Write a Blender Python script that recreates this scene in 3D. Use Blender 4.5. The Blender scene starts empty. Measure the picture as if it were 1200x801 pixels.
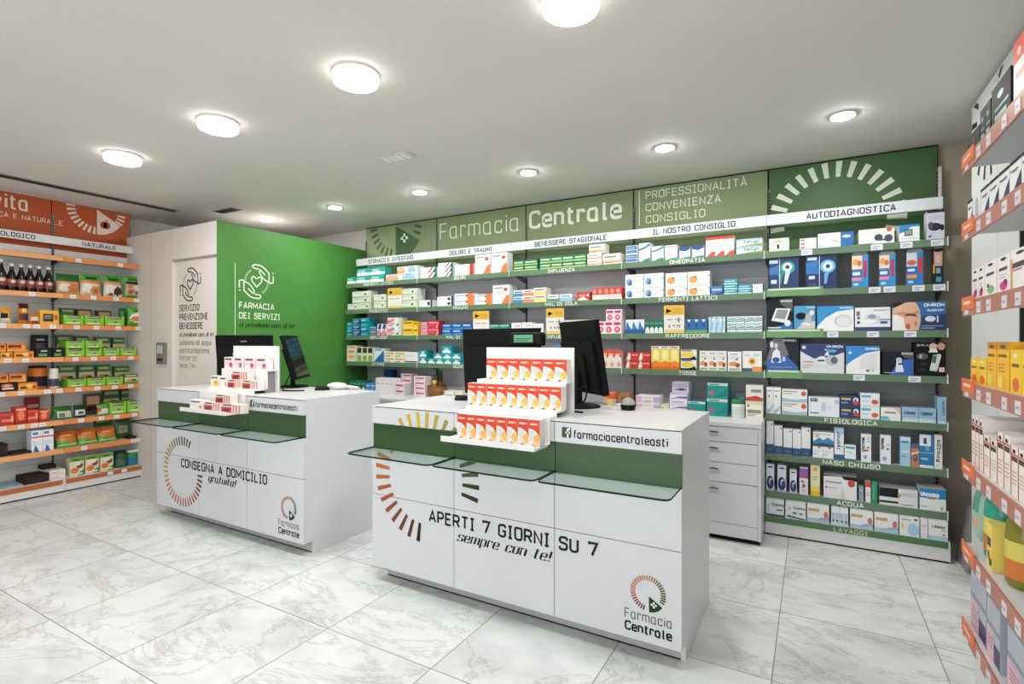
import bpy, math, random
from mathutils import Vector, Matrix
R = math.radians
random.seed(7)
C = bpy.context.scene.collection
S = bpy.context.scene

# ---------------------------------------------------------------- camera, world, exposure
YAW = R(29.72); FOCAL = 616.6; EYE = 1.29
cd = bpy.data.cameras.new('camera'); cam = bpy.data.objects.new('camera', cd); C.objects.link(cam)
cam.location = (0, 0, EYE); cam.rotation_euler = (R(90), 0, YAW)
cd.sensor_width = 36; cd.lens = FOCAL/1200*36; cd.clip_start = 0.02
S.camera = cam
S.view_settings.view_transform = 'Standard'
S.view_settings.look = 'None'
S.view_settings.gamma = 1
S.view_settings.use_curve_mapping = False
S.view_settings.exposure = 0.22
LAMP_STRENGTH = 118.0
SPOT_STRENGTH = 200.0
w = bpy.data.worlds.new('World'); S.world = w; w.use_nodes = True
w.node_tree.nodes['Background'].inputs[0].default_value = (0.965, 0.985, 1.0, 1)
w.node_tree.nodes['Background'].inputs[1].default_value = 2.3   # daylight through the open shop front

# ---------------------------------------------------------------- materials
_M = {}
def hexrgb(h):
    if len(h) == 3: h = ''.join(c*2 for c in h)
    return [int(h[i:i+2], 16)/255 for i in (0, 2, 4)]
def lin(h):
    return [(c/12.92 if c <= .04045 else ((c+.055)/1.055)**2.4) for c in hexrgb(h)]
def mat(h, rough=.45, metal=0, emit=0):
    k = (h, rough, metal, emit)
    if k in _M: return _M[k]
    m = bpy.data.materials.new('m_'+h); m.use_nodes = True
    b = m.node_tree.nodes['Principled BSDF']; c = lin(h)
    b.inputs['Base Color'].default_value = (*c, 1)
    b.inputs['Roughness'].default_value = rough; b.inputs['Metallic'].default_value = metal
    if max(c) < .06 and rough > .2: b.inputs['Specular IOR Level'].default_value = .18; b.inputs['Roughness'].default_value = .6
    if emit:
        b.inputs['Emission Color'].default_value = (*c, 1); b.inputs['Emission Strength'].default_value = emit
    _M[k] = m
    return m
def noisy(name, h, amount=.04, scale=8, rough=.6, bump=.02):
    m = bpy.data.materials.new(name); m.use_nodes = True; nt = m.node_tree
    b = nt.nodes['Principled BSDF']; b.inputs['Roughness'].default_value = rough
    tc = nt.nodes.new('ShaderNodeTexCoord'); n = nt.nodes.new('ShaderNodeTexNoise'); n.inputs['Scale'].default_value = scale
    n.inputs['Detail'].default_value = 4
    nt.links.new(tc.outputs['Object'], n.inputs['Vector'])
    r = nt.nodes.new('ShaderNodeValToRGB'); c = lin(h)
    r.color_ramp.elements[0].position = .3; r.color_ramp.elements[1].position = .7
    r.color_ramp.elements[0].color = (*[x*(1-amount) for x in c], 1); r.color_ramp.elements[1].color = (*[min(1, x*(1+amount)) for x in c], 1)
    nt.links.new(n.outputs['Fac'], r.inputs['Fac']); nt.links.new(r.outputs['Color'], b.inputs['Base Color'])
    if bump:
        bp = nt.nodes.new('ShaderNodeBump'); bp.inputs['Strength'].default_value = bump
        n2 = nt.nodes.new('ShaderNodeTexNoise'); n2.inputs['Scale'].default_value = 140
        nt.links.new(tc.outputs['Object'], n2.inputs['Vector'])
        nt.links.new(n2.outputs['Fac'], bp.inputs['Height']); nt.links.new(bp.outputs['Normal'], b.inputs['Normal'])
    return m
TILE = .587
def marble():
    m = bpy.data.materials.new('marble_tiles'); m.use_nodes = True; nt = m.node_tree; L = nt.links.new
    N = lambda t: nt.nodes.new('ShaderNode'+t)
    b = nt.nodes['Principled BSDF']; b.inputs['Roughness'].default_value = .28
    tc = N('TexCoord')
    mp = N('Mapping'); mp.inputs['Location'].default_value = (.135+TILE*20, -1.647+TILE*20, 0)
    L(tc.outputs['Object'], mp.inputs['Vector'])
    br = N('TexBrick'); br.offset = 0; br.inputs['Scale'].default_value = 1
    br.inputs['Brick Width'].default_value = TILE; br.inputs['Row Height'].default_value = TILE
    br.inputs['Mortar Size'].default_value = .0022; br.inputs['Mortar Smooth'].default_value = 0
    br.inputs['Color1'].default_value = (0, 0, 0, 1); br.inputs['Color2'].default_value = (1, 1, 1, 1)
    br.inputs['Mortar'].default_value = (.5, .5, .5, 1)
    L(mp.outputs[0], br.inputs['Vector'])
    # every tile cut from another place of the stone
    sc = N('VectorMath'); sc.operation = 'SCALE'; sc.inputs['Scale'].default_value = 37.0
    L(br.outputs['Color'], sc.inputs[0])
    ad = N('VectorMath'); ad.operation = 'ADD'; L(tc.outputs['Object'], ad.inputs[0]); L(sc.outputs[0], ad.inputs[1])
    st = N('Mapping'); st.inputs['Rotation'].default_value = (0, 0, R(-28)); st.inputs['Scale'].default_value = (.8, 1.25, 1)
    L(ad.outputs[0], st.inputs['Vector'])
    v = N('TexNoise'); v.inputs['Scale'].default_value = 1.7; v.inputs['Detail'].default_value = 10; v.inputs['Roughness'].default_value = .68
    v.inputs['Distortion'].default_value = 1.6
    L(st.outputs[0], v.inputs['Vector'])
    a = N('Math'); a.operation = 'SUBTRACT'; a.inputs[1].default_value = .5; L(v.outputs['Fac'], a.inputs[0])
    a2 = N('Math'); a2.operation = 'ABSOLUTE'; L(a.outputs[0], a2.inputs[0])
    rv = N('ValToRGB'); e = rv.color_ramp.elements
    e[0].position = 0; e[0].color = (*lin('c9c9c8'), 1); e[1].position = .022; e[1].color = (*lin('e9ebec'), 1)
    e2 = e.new(.008); e2.color = (*lin('dcdcda'), 1)
    L(a2.outputs[0], rv.inputs['Fac'])
    cl = N('TexNoise'); cl.inputs['Scale'].default_value = 3.4; cl.inputs['Detail'].default_value = 6; cl.inputs['Roughness'].default_value = .6
    L(st.outputs[0], cl.inputs['Vector'])
    rc = N('ValToRGB'); rc.color_ramp.elements[0].position = .33; rc.color_ramp.elements[0].color = (*lin('e4e4e4'), 1)
    rc.color_ramp.elements[1].position = .56; rc.color_ramp.elements[1].color = (1, 1, 1, 1)
    L(cl.outputs['Fac'], rc.inputs['Fac'])
    mx = N('MixRGB'); mx.blend_type = 'MULTIPLY'; mx.inputs[0].default_value = 1
    L(rv.outputs[0], mx.inputs[1]); L(rc.outputs[0], mx.inputs[2])
    gm = N('MixRGB'); gm.inputs[2].default_value = (*lin('8f8e8b'), 1)
    L(br.outputs['Fac'], gm.inputs[0]); L(mx.outputs[0], gm.inputs[1]); L(gm.outputs[0], b.inputs['Base Color'])
    bp = N('Bump'); bp.inputs['Strength'].default_value = .25; bp.inputs['Distance'].default_value = .002; bp.invert = True
    L(br.outputs['Fac'], bp.inputs['Height']); L(bp.outputs[0], b.inputs['Normal'])
    return m
def glassmat():
    m = bpy.data.materials.new('green_glass'); m.use_nodes = True; nt = m.node_tree; L = nt.links.new
    nt.nodes.remove(nt.nodes['Principled BSDF']); out = nt.nodes['Material Output']
    t = nt.nodes.new('ShaderNodeBsdfTransparent'); t.inputs[0].default_value = (.87, .93, .90, 1)
    g = nt.nodes.new('ShaderNodeBsdfGlossy'); g.inputs['Roughness'].default_value = .02; g.inputs[0].default_value = (.9, .96, .93, 1)
    f = nt.nodes.new('ShaderNodeFresnel'); f.inputs[0].default_value = 1.5
    ge = nt.nodes.new('ShaderNodeNewGeometry'); iv = nt.nodes.new('ShaderNodeMath'); iv.operation = 'SUBTRACT'; iv.inputs[0].default_value = 1; L(ge.outputs['Backfacing'], iv.inputs[1])
    mu = nt.nodes.new('ShaderNodeMath'); mu.operation = 'MULTIPLY'; L(f.outputs[0], mu.inputs[0]); L(iv.outputs[0], mu.inputs[1])
    x = nt.nodes.new('ShaderNodeMixShader'); L(mu.outputs[0], x.inputs[0]); L(t.outputs[0], x.inputs[1]); L(g.outputs[0], x.inputs[2])
    L(x.outputs[0], out.inputs[0]); return m

# ---------------------------------------------------------------- mesh builder
class MB:
    def __init__(s): s.v = []; s.f = []; s.fm = []; s.ms = []; s.smooth = []
    def mi(s, m):
        if isinstance(m, str): m = mat(m)
        if m not in s.ms: s.ms.append(m)
        return s.ms.index(m)
    def face(s, pts, m, smooth=False):
        n = len(s.v); s.v += [tuple(p) for p in pts]; s.f.append(tuple(range(n, n+len(pts)))); s.fm.append(s.mi(m)); s.smooth.append(smooth)
    def box(s, x0, x1, y0, y1, z0, z1, m):
        n = len(s.v)
        s.v += [(x0,y0,z0),(x1,y0,z0),(x1,y1,z0),(x0,y1,z0),(x0,y0,z1),(x1,y0,z1),(x1,y1,z1),(x0,y1,z1)]
        k = s.mi(m)
        for q in ((0,3,2,1),(4,5,6,7),(0,1,5,4),(1,2,6,5),(2,3,7,6),(3,0,4,7)):
            s.f.append(tuple(n+i for i in q)); s.fm.append(k); s.smooth.append(False)
    def grid(s, rows, mf, closed=False, smooth=True):
        n = len(s.v); h = len(rows); wd = len(rows[0])
        for r in rows: s.v += [tuple(p) for p in r]
        for i in range(h-1):
            for j in range(wd if closed else wd-1):
                j2 = (j+1) % wd
                s.f.append((n+i*wd+j, n+i*wd+j2, n+(i+1)*wd+j2, n+(i+1)*wd+j)); s.fm.append(s.mi(mf(i, j) if callable(mf) else mf)); s.smooth.append(smooth)
    def lathe(s, prof, m, n=20, c=(0,0,0), smooth=True):
        rows = [[(c[0]+r*math.cos(2*math.pi*k/n), c[1]+r*math.sin(2*math.pi*k/n), c[2]+z) for k in range(n)] for r, z in prof]
        s.grid(rows, m, closed=True, smooth=smooth)
        a = len(s.v)
        k0 = s.mi(m(0, 0) if callable(m) else m)
        s.face(rows[0][::-1], m(0, 0) if callable(m) else m); s.face(rows[-1], m(len(prof)-2, 0) if callable(m) else m)
    def tube(s, pts, r, m, n=8):
        pts = [Vector(p) for p in pts]; rows = []
        for i, p in enumerate(pts):
            t = (pts[min(i+1, len(pts)-1)]-pts[max(i-1, 0)]).normalized()
            u = t.orthogonal().normalized() if i == 0 else (u-t*u.dot(t)).normalized()
            v = t.cross(u)
            rows.append([p+r*(u*math.cos(2*math.pi*k/n)+v*math.sin(2*math.pi*k/n)) for k in range(n)])
        s.grid(rows, m, closed=True); s.face(rows[0], m); s.face(rows[-1], m)
    def prism(s, poly, pl, depth, m):
        """poly in 2-D on the frame pl(x, y, d), extruded from d = 0 to depth"""
        a = [pl(x, y, 0) for x, y in poly]; b = [pl(x, y, depth) for x, y in poly]
        s.face(a, m); s.face(b[::-1], m)
        for i in range(len(poly)):
            j = (i+1) % len(poly); s.face([a[i], b[i], b[j], a[j]], m)
    def obj(s, name, parent=None, bevel=0, link=True):
        me = bpy.data.meshes.new(name); me.from_pydata(s.v, [], s.f)
        for m in s.ms: me.materials.append(m)
        me.polygons.foreach_set('material_index', s.fm); me.polygons.foreach_set('use_smooth', s.smooth); me.update()
        o = bpy.data.objects.new(name, me); C.objects.link(o)
        if parent is not None: o.parent = parent
        if bevel:
            b = o.modifiers.new('Bevel', 'BEVEL'); b.width = bevel; b.segments = 2; b.limit_method = 'ANGLE'
        return o
def tag(o, label, cat, group=None):
    o['label'] = label; o['category'] = cat
    if group: o['group'] = group
    return o
def thing(name, label, cat, loc=(0,0,0), rz=0, group=None):
    o = bpy.data.objects.new(name, None); C.objects.link(o); o.empty_display_size = .05
    o.location = loc; o.rotation_euler = (0, 0, rz)
    return tag(o, label, cat, group)
def structure(o): o['kind'] = 'structure'; return o
def frame(o, u, v, n):
    o, u, v, n = Vector(o), Vector(u), Vector(v), Vector(n)
    return lambda x, y, d=0: o+u*x+v*y+n*d
def facing_aisle(y): return frame((0, y, 0), (1,0,0), (0,0,1), (0,-1,0))          # back wall, counters: looks towards -Y
def facing_right(x): return frame((x, 0, 0), (0,1,0), (0,0,1), (1,0,0))           # left unit, cabin side: looks towards +X
def facing_left(x): return frame((x, 0, 0), (0,-1,0), (0,0,1), (-1,0,0))          # right unit: looks towards -X

# ---------------------------------------------------------------- lettering drawn as strokes
GL = {
'A':'0,0 .27,1 .54,0;.1,.3 .44,.3','B':'0,.53 0,0 .5,0r .5,.53r 0,.53 0,1 .46,1r .46,.53r .2,.53','C':'.5,.78 .5,1r 0,1r 0,0r .5,0r .5,.22','D':'0,0 0,1 .5,1r .5,0r 0,0',
'E':'.45,1 0,1 0,0 .45,0;0,.52 .4,.52','F':'.45,1 0,1 0,0;0,.5 .4,.5','G':'.5,.78 .5,1r 0,1r 0,0r .5,0r .5,.48 .28,.48','H':'0,0 0,1;.5,0 .5,1;0,.52 .5,.52',
'I':'0,1 .3,1;0,0 .3,0;.15,0 .15,1','L':'0,1 0,0 .42,0','M':'0,0 0,1 .34,.28 .68,1 .68,0','N':'0,0 0,1 .5,0 .5,1','O':'.25,1 0,1r 0,0r .5,0r .5,1r .25,1','P':'0,0 0,1 .48,1r .48,.46r 0,.46',
'R':'0,0 0,1 .48,1r .48,.47r 0,.47;.26,.47 .5,0','S':'.5,.75 .5,1r 0,1r 0,.53r .5,.53r .5,0r 0,0r 0,.25','T':'0,1 .5,1;.25,1 .25,0','U':'0,1 0,0r .5,0r .5,1','V':'0,1 .26,0 .52,1',
'Z':'0,1 .5,1 0,0 .5,0','K':'0,0 0,1;.48,1 0,.45;.16,.6 .5,0','X':'0,0 .5,1;0,1 .5,0','À':'0,0 .27,1 .54,0;.1,.3 .44,.3;.16,1.3 .3,1.14','Q':'.25,1 0,1r 0,0r .5,0r .5,1r .25,1;.3,.2 .55,-.08',
'0':'.25,1 0,1r 0,0r .5,0r .5,1r .25,1','6':'.45,1 .2,1r 0,.5 0,0r .48,0r .48,.55r 0,.55','7':'0,.84 0,1 .5,1 .18,0','9':'.05,0 .3,0r .48,.5 .48,1r 0,1r 0,.45r .48,.45','5':'.46,1 .04,1 .04,.56 .48,.56r .48,0r 0,0r 0,.15',
'2':'0,.75 0,1r .48,1r .48,.6 0,0 .5,0','4':'.38,0 .38,1 0,.28 .5,.28','€':'.5,.72 .5,1r .08,1r .08,0r .5,0r .5,.28;-.05,.6 .36,.6;-.05,.42 .36,.42',',':'.06,.08 0,-.16','!':'.06,1 .06,.3;.06,.1 .06,0',
'a':'.42,.72 .42,0 .5,0;.42,.72 0,.72r 0,0r .42,0','c':'.4,.52 .4,.72r 0,.72r 0,0r .4,0r .4,.2','d':'.42,1 .42,0;.42,.72 0,.72r 0,0r .42,0','e':'0,.36 .42,.36 .42,.72r 0,.72r 0,0r .42,0r .42,.12',
'f':'.32,1 .12,1r .12,0;0,.7 .3,.7','g':'.42,.72 .42,-.26r .02,-.26;.42,.72 0,.72r 0,0r .42,0','h':'0,0 0,1;0,.72 .42,.72r .42,0','i':'.06,0 .06,.72;.06,.9 .06,1.02','l':'.06,1 .06,0r .2,0','m':'0,0 0,.72 .36,.72r .36,0;.36,.72 .72,.72r .72,0',
'n':'0,0 0,.72 .42,.72r .42,0','o':'.21,.72 0,.72r 0,0r .42,0r .42,.72r .21,.72','p':'0,-.26 0,.72 .42,.72r .42,0r 0,0','r':'0,0 0,.72 .3,.72r .3,.58','s':'.4,.56 .4,.72r 0,.72r 0,.37r .4,.37r .4,0r 0,0r 0,.16','t':'.12,.98 .12,0r .34,0;0,.72 .32,.72',
'u':'0,.72 0,0r .42,0;.42,.72 .42,0','v':'0,.72 .2,0 .4,.72','b':'0,1 0,0 .42,0r .42,.72r 0,.72','z':'0,.72 .4,.72 0,0 .4,0','k':'0,0 0,1;.38,.72 0,.3;.14,.42 .4,0','x':'0,0 .4,.72;0,.72 .4,0','+':'0,.5 .5,.5;.25,.25 .25,.75'}
GL.update({'J':'.1,1 .4,1 .4,0r 0,0r 0,.25','W':'0,1 .16,0 .32,.8 .48,0 .64,1','Y':'0,1 .26,.5 .52,1;.26,.5 .26,0','-':'0,.45 .35,.45','1':'.05,.82 .25,1 .25,0','3':'0,.85 0,1 .48,1r .48,.54r .15,.54;.15,.54 .48,.54r .48,0r 0,0r 0,.15','8':'.25,1 0,1r 0,.54r .5,.54r .5,1r .25,1;.25,.54 0,.54r 0,0r .5,0r .5,.54r .25,.54','j':'.1,.72 .1,-.26r -.08,-.26;.1,.9 .1,1.02','w':'0,.72 .14,0 .3,.6 .46,0 .6,.72','y':'0,.72 .2,0;.4,.72 .12,-.26','q':'.42,.72 .42,-.26;.42,.72 0,.72r 0,0r .42,0'})
def fillet(pts, rad):
    out = []
    for i, (x, y, r) in enumerate(pts):
        if not r or i in (0, len(pts)-1): out.append((x, y)); continue
        p = Vector((x, y)); a = Vector(pts[i-1][:2])-p; b = Vector(pts[i+1][:2])-p
        q = min(rad, a.length*.5, b.length*.5); p0 = p+a.normalized()*q; p1 = p+b.normalized()*q
        for k in range(7):
            t = k/6; z = p0*(1-t)**2+p*2*t*(1-t)*1.0+p1*t*t; out.append((z.x, z.y))
    return [p for i, p in enumerate(out) if i == 0 or math.hypot(p[0]-out[i-1][0], p[1]-out[i-1][1]) > 1e-5*max(1, rad)]
_G = {}
def glyph(ch, rad):
    k = (ch, rad)
    if k not in _G:
        st = []
        for s in GL[ch].split(';'):
            pts = []
            for q in s.split():
                r = q.endswith('r'); x, y = q.rstrip('r').split(','); pts.append((float(x), float(y), r))
            st.append(fillet(pts, rad))
        _G[k] = (st, max(p[0] for s in st for p in s))
    return _G[k]
def stroke(mb, pts, half, pl, m, d, pen=False):
    P = [Vector(p) for p in pts]; n = len(P)
    if n < 2: return
    dirs = [(P[i+1]-P[i]).normalized() for i in range(n-1)]
    L = []
    closed = (P[0]-P[-1]).length < 1e-6
    for i in range(n):
        a = dirs[i-1] if i else (dirs[-1] if closed else dirs[0]); b = dirs[i] if i < n-1 else (dirs[0] if closed else dirs[-1])
        t = a+b
        t = t.normalized() if t.length > 1e-6 else a
        nn = Vector((-t.y, t.x)); k = 1/max(.45, nn.dot(Vector((-a.y, a.x))))
        h = half*(.2+.9*abs(t.y)**1.6) if pen else half
        L.append((P[i]+nn*h*k, P[i]-nn*h*k))
    for i in range(n-1):
        mb.face([pl(*L[i][0], d), pl(*L[i][1], d), pl(*L[i+1][1], d), pl(*L[i+1][0], d)], m)
def text_width(t, wt, gap): return sum((.3 if c == ' ' else glyph(c, .22)[1])+gap for c in t)-gap
def text(mb, t, pl, x, y, cap, m, weight=.13, width=None, gap=.24, italic=False, d=.001):
    """lettering whose capitals stand cap tall on the baseline y, squeezed to width when given"""
    sy = cap; sx = cap
    if width: sx = width/(text_width(t, weight, gap)+weight)
    cx = weight/2
    for c in t:
        if c == ' ': cx += .3+gap; continue
        st, gw = glyph(c, .34 if italic else .27)
        if italic and c in 'mnpruia': st = st+[[(-.1, .64), (0, .72)]] if c != 'a' else st
        if italic and c in 'mnuiadl': st = st+[[(gw-.02, .02), (gw+.1, .1)]]
        for s in st:
            d += .00001
            p = [((cx+a)*sx+(b*.3*sx if italic else 0)+x, b*sy*(1-weight)+y+weight/2*sy) for a, b in s]
            stroke(mb, p, weight*cap/2, pl, m, d, italic)
        cx += gw+gap
def rect(mb, pl, x0, x1, y0, y1, m, d=.001): mb.face([pl(x0,y0,d), pl(x1,y0,d), pl(x1,y1,d), pl(x0,y1,d)], m)
def ellipse(mb, pl, cx, cy, rx, ry, m, d=.001, a0=0, a1=360, n=24, pie=False):
    p = [pl(cx+rx*math.cos(R(a0+(a1-a0)*k/n)), cy+ry*math.sin(R(a0+(a1-a0)*k/n)), d) for k in range(n+(1 if a1-a0 < 360 else 0))]
    mb.face(([pl(cx, cy, d)] if pie else [])+p, m)
def clipz(poly, lo, hi):
    for sgn, lim in ((1, lo), (-1, hi)):
        out = []
        for i in range(len(poly)):
            a, b = poly[i], poly[(i+1) % len(poly)]; ia, ib = sgn*(a[1]-lim) >= 0, sgn*(b[1]-lim) >= 0
            if ia: out.append(a)
            if ia != ib:
                t = (lim-a[1])/(b[1]-a[1]); out.append((a[0]+(b[0]-a[0])*t, lim))
        poly = out
        if not poly: break
    return poly
def burst(mb, pl, cx, cy, r0, r1, wd, angles, colour, zones=None, d=.001):
    for a in angles:
        c, s = math.cos(R(a)), math.sin(R(a)); w0, w1 = wd*.4, wd*.55
        q = [(cx+r0*c-w0*s, cy+r0*s+w0*c), (cx+r0*c+w0*s, cy+r0*s-w0*c), (cx+r1*c+w1*s, cy+r1*s-w1*c), (cx+r1*c-w1*s, cy+r1*s+w1*c)]
        m = colour(a) if callable(colour) else colour
        for lo, hi in (zones or [(-9, 9)]):
            p = clipz(q, lo, hi)
            if len(p) > 2: mb.face([pl(x, y, d) for x, y in p], m)
def ramp(stops):
    def f(a):
        for (a0, c0), (a1, c1) in zip(stops, stops[1:]):
            if a <= a1:
                t = max(0, (a-a0)/(a1-a0)); h0, h1 = hexrgb(c0), hexrgb(c1)
                return '%02x%02x%02x' % tuple(int(255*(p+(q-p)*t)) for p, q in zip(h0, h1))
        return stops[-1][1]
    return f
def plus(mb, pl, x, y, r, m, d=.002):
    rect(mb, pl, x-r, x+r, y-r*.32, y+r*.32, m, d); rect(mb, pl, x-r*.32, x+r*.32, y-r, y+r, m, d)
def pharmacy_mark(mb, pl, cx, cy, r):
    """ring of rays with the green sector and its cross"""
    col = ramp([(-40, '33401f'), (30, '4a4a24'), (90, 'b98a3c'), (180, 'b8623a'), (268, '5c2a18')])
    burst(mb, pl, cx, cy, r*.72, r, r*.085, [a for a in range(-24, 262, 9)], col)
    ellipse(mb, pl, cx+r*.06, cy-r*.15, r*.88, r*.88, '1f4226', .001, -90, -32, 10, True)
    plus(mb, pl, cx+r*.33, cy-r*.58, r*.17, 'f4f4f2')
def hands_mark(mb, pl, x, y, s, m):
    """two open hands around a heart inside a ring of short rays; x, y is the middle, s the width"""
    dd = [.001]
    def poly(p, k=.019): dd[0] += .00002; stroke(mb, fillet([(a*s+x, b*s+y, True) for a, b in p], .06*s), k*s, pl, m, dd[0])
    for sg in (1, -1):
        f = lambda p: [(a*sg, b*sg) for a, b in p]
        poly(f([(.06,.345),(-.1,.355),(-.13,.41),(-.06,.455),(.15,.44),(.26,.36),(.37,.26)]))
        poly(f([(.25,.2),(.11,.33),(.06,.29),(.16,.13),(.26,.05),(.37,.03)]))
        poly(f([(.37,.28),(.37,-.01)])); poly(f([(.5,.2),(.5,.0),(.37,.0)])); rect(mb, pl, x+sg*.47*s, x+sg*.51*s, y+sg*.25*s, y+sg*.29*s, m)
        burst(mb, pl, x, y, .3*s, .36*s, .016*s, [a+(0 if sg > 0 else 180) for a in range(122, 186, 8)], m)
    poly([(0,-.14),(-.14,0),(-.15,.1),(-.08,.14),(0,.06),(.08,.14),(.15,.1),(.14,0),(0,-.14)])

# ---------------------------------------------------------------- where a sight line meets a plane of the shop
def tanp(u): return math.tan(math.atan((u-600)/FOCAL)-YAW)
def x_at(u, y): return y*tanp(u)
def y_at(u, x): return x/tanp(u)
def depth(x, y): return -x*math.sin(YAW)+y*math.cos(YAW)
# ================================================================ the room
CEIL = 2.55; BACK = 4.33; LEFT = -6.02
WHITE = 'e9e8e8'; DARK = '1b1b1d'
mw = noisy('plaster_white', 'cfcdc8', .02, 3, .8); mbg = noisy('plaster_beige', 'b3ab9c', .04, 3, .8); mc = noisy('ceiling_paint', 'd9d6d1', .015, 2, .85)
lam = noisy('white_laminate', 'd7d8dc', .008, 5, .32, 0); cabm = noisy('cabin_laminate', 'e2dbd6', .01, 4, .42, 0); grn = noisy('cabin_green', '4a8c3b', .05, 2.5, .5, 0)
m = MB(); m.face([(-6.3,-2.2,0),(1.9,-2.2,0),(1.9,4.5,0),(-6.3,4.5,0)], marble()); structure(m.obj('floor'))
m = MB(); m.box(-6.3,1.9,-2.2,4.5,CEIL,CEIL+.1, mc); structure(m.obj('ceiling'))
m = MB(); m.box(-6.3,1.9,BACK,BACK+.1,0,CEIL, mw); m.box(.7,.97,BACK-.006,BACK,0,CEIL, mbg); structure(m.obj('wall_back'))
m = MB(); m.box(LEFT-.1,LEFT,-2.2,BACK,0,CEIL, mw); structure(m.obj('wall_left'))
m = MB(); m.box(.765,.97,-2.2,3.64,0,CEIL, mw); m.box(.97,1.07,-2.2,BACK,0,CEIL, mbg); structure(m.obj('wall_right'))
m = MB(); m.box(-6.3,-3.4,-2.3,-2.2,0,CEIL, mw); structure(m.obj('wall_front_light_block'))  # unseen wall, added to keep world light off the left floor and ceiling
# the consulting cabin: front wall with its sliding door, green side wall
CX, CY, CZ = -4.36, 2.62, 2.315
m = MB()
m.box(LEFT,-5.045,CY,CY+.08,0,CZ, cabm); m.box(-5.0449,CX-.005,CY,CY+.08,2.03,CZ, cabm)
pf = facing_aisle(CY)
for x in (-5.075, -5.42): rect(m, pf, x, x+.004, 0, CZ, 'a9a4a0', .0006)
rect(m, pf, -5.075, CX-.012, 2.028, 2.034, '8f8a86', .0006)
wf = structure(m.obj('wall_cabin_front'))
m = MB(); m.box(CX-.0049,CX,CY,BACK,0,CZ, grn); m.box(CX-.08,CX-.005,CY+.081,BACK,0,CZ, cabm); ws = structure(m.obj('wall_cabin_side'))
m = MB(); m.box(LEFT,CX-.08,CY+.08,BACK,CZ-.04,CZ-.01, '8a8783'); structure(m.obj('trim_1'))
m = MB(); m.box(-5.043,CX-.006,CY+.02,CY+.06,.005,2.0215, cabm); dr = structure(m.obj('door_1'))
m = MB(); m.box(-5.075,-5.043,CY-.004,CY+.02,0,2.03, cabm); m.box(-5.0429,CX-.006,CY-.004,CY+.0199,2.022,2.0299, 'aaa5a1'); structure(m.obj('trim_2'))
pd = facing_aisle(CY+.02)
m = MB(); k = '3a3735'; g = '9c9793'
hands_mark(m, pd, -4.795, 1.80, .32, k); m.obj('emblem', dr); m = MB()
for t, z, x1 in (('SERVIZIO', 1.565, -4.652), ('PREVENZIONE', 1.485, -4.525), ('BENESSERE', 1.405, -4.60)): text(m, t, pd, -4.965, z, .058, k, .15, x1+4.965)
text(m, 'ci prendiamo cura di te!', pd, -4.965, 1.335, .044, k, .15, .52, italic=True)
for t, z, x1 in (('autoanalisi del sangue', 1.262, -4.475), ('elettrocardiogramma', 1.192, -4.50), ('holter cc', 1.125, -4.69), ('holter 24h', 1.057, -4.72)): text(m, t, pd, -4.965, z, .047, g, .13, x1+4.965)
m.obj('lettering', dr)
ps = facing_right(CX)
m = MB(); k = 'e6f0dc'
rect(m, ps, 2.777, 2.783, 1.2, 1.976, k); m.obj('vertical_line', ws); m = MB(); hands_mark(m, ps, 2.985, 1.835, .335, k); m.obj('emblem', ws); m = MB()
text(m, 'FARMACIA', ps, 2.815, 1.585, .058, k, .17, .348); text(m, 'DEI SERVIZI', ps, 2.815, 1.495, .058, k, .17, .411)
text(m, 'ci prendiamo cura di te!', ps, 2.815, 1.42, .048, '1e3d17', .16, .56, italic=True)
m.obj('lettering', ws)
# wall control by the cabin door
t = thing('wall_control', 'grey rectangular control unit on the cabin wall beside the sliding door', 'wall control', (-5.205, CY, 1.185))
m = MB(); m.box(-.07,.07,-.025,0,-.1,.1, '7d7a77'); m.obj('housing', t, .004)
m = MB(); m.box(-.045,.045,-.029,-.025,.0,.075, 'c9c9c6'); m.obj('display', t)
m = MB(); [m.box(-.045+.032*i,-.02+.032*i,-.029,-.025,-.07,-.045, '3c3b3a') for i in range(3)]; m.obj('keypad', t)

# ---------------------------------------------------------------- ceiling lamps, vents
def lamp(kind, x, y, r, h, strength, label, group):
    t = thing(kind, label, 'ceiling light', (x, y, CEIL), 0, group)
    m = MB(); m.lathe([(r*1.03, -min(h, .012)), (r*1.04, 0)], 'd8d5d1', 36); m.obj('housing', t)
    if h > .02: m = MB(); m.lathe([(r*.97, -h), (r, -h*.8), (r*1.0, -.0125)], mat('fffdf8', .5, 0, strength*.04), 36); m.obj('opal_ring', t)
    m = MB(); m.lathe([(r*.2, -h-.008), (r*.75, -h-.006), (r*.95, -h-.001)], mat('fffdf8', .5, 0, strength), 36); m.obj('diffuser', t)
big = ['above the right-hand counter display', 'second from the camera', 'third from the camera', 'farthest, near the orange shelving']
for k in range(4): lamp('ceiling_lamp', -.77-1.09*k, 1.78, .105, .045, LAMP_STRENGTH, 'large round drum ceiling light, '+['nearest the camera', 'second from the camera', 'third from the camera', 'farthest, towards the orange sign'][k], 'large round ceiling lights')
for k, (x, wh) in enumerate(zip((.147, -.83, -1.83, -2.86, -3.87, -4.88), ('over the AUTODIAGNOSTICA shelves', 'over the IL NOSTRO CONSIGLIO shelves', 'over the BENESSERE STAGIONALE shelves', 'over the DOLORI E TRAUMI shelves', 'over the STOMACO E INTESTINO shelves', 'above the green cabin wall'))):
    lamp('ceiling_spotlight', x, 3.45, .06, .008, SPOT_STRENGTH, 'small recessed round ceiling spotlight '+wh, 'ceiling spotlights')
t = thing('air_vent', 'long dark slot air vent in the ceiling along the orange shelving', 'vent', (-5.32, 1.6, CEIL))
m = MB(); m.box(-.05,.05,-1.6,1.2,-.006,0, '8d8880'); m.obj('frame', t)
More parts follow.
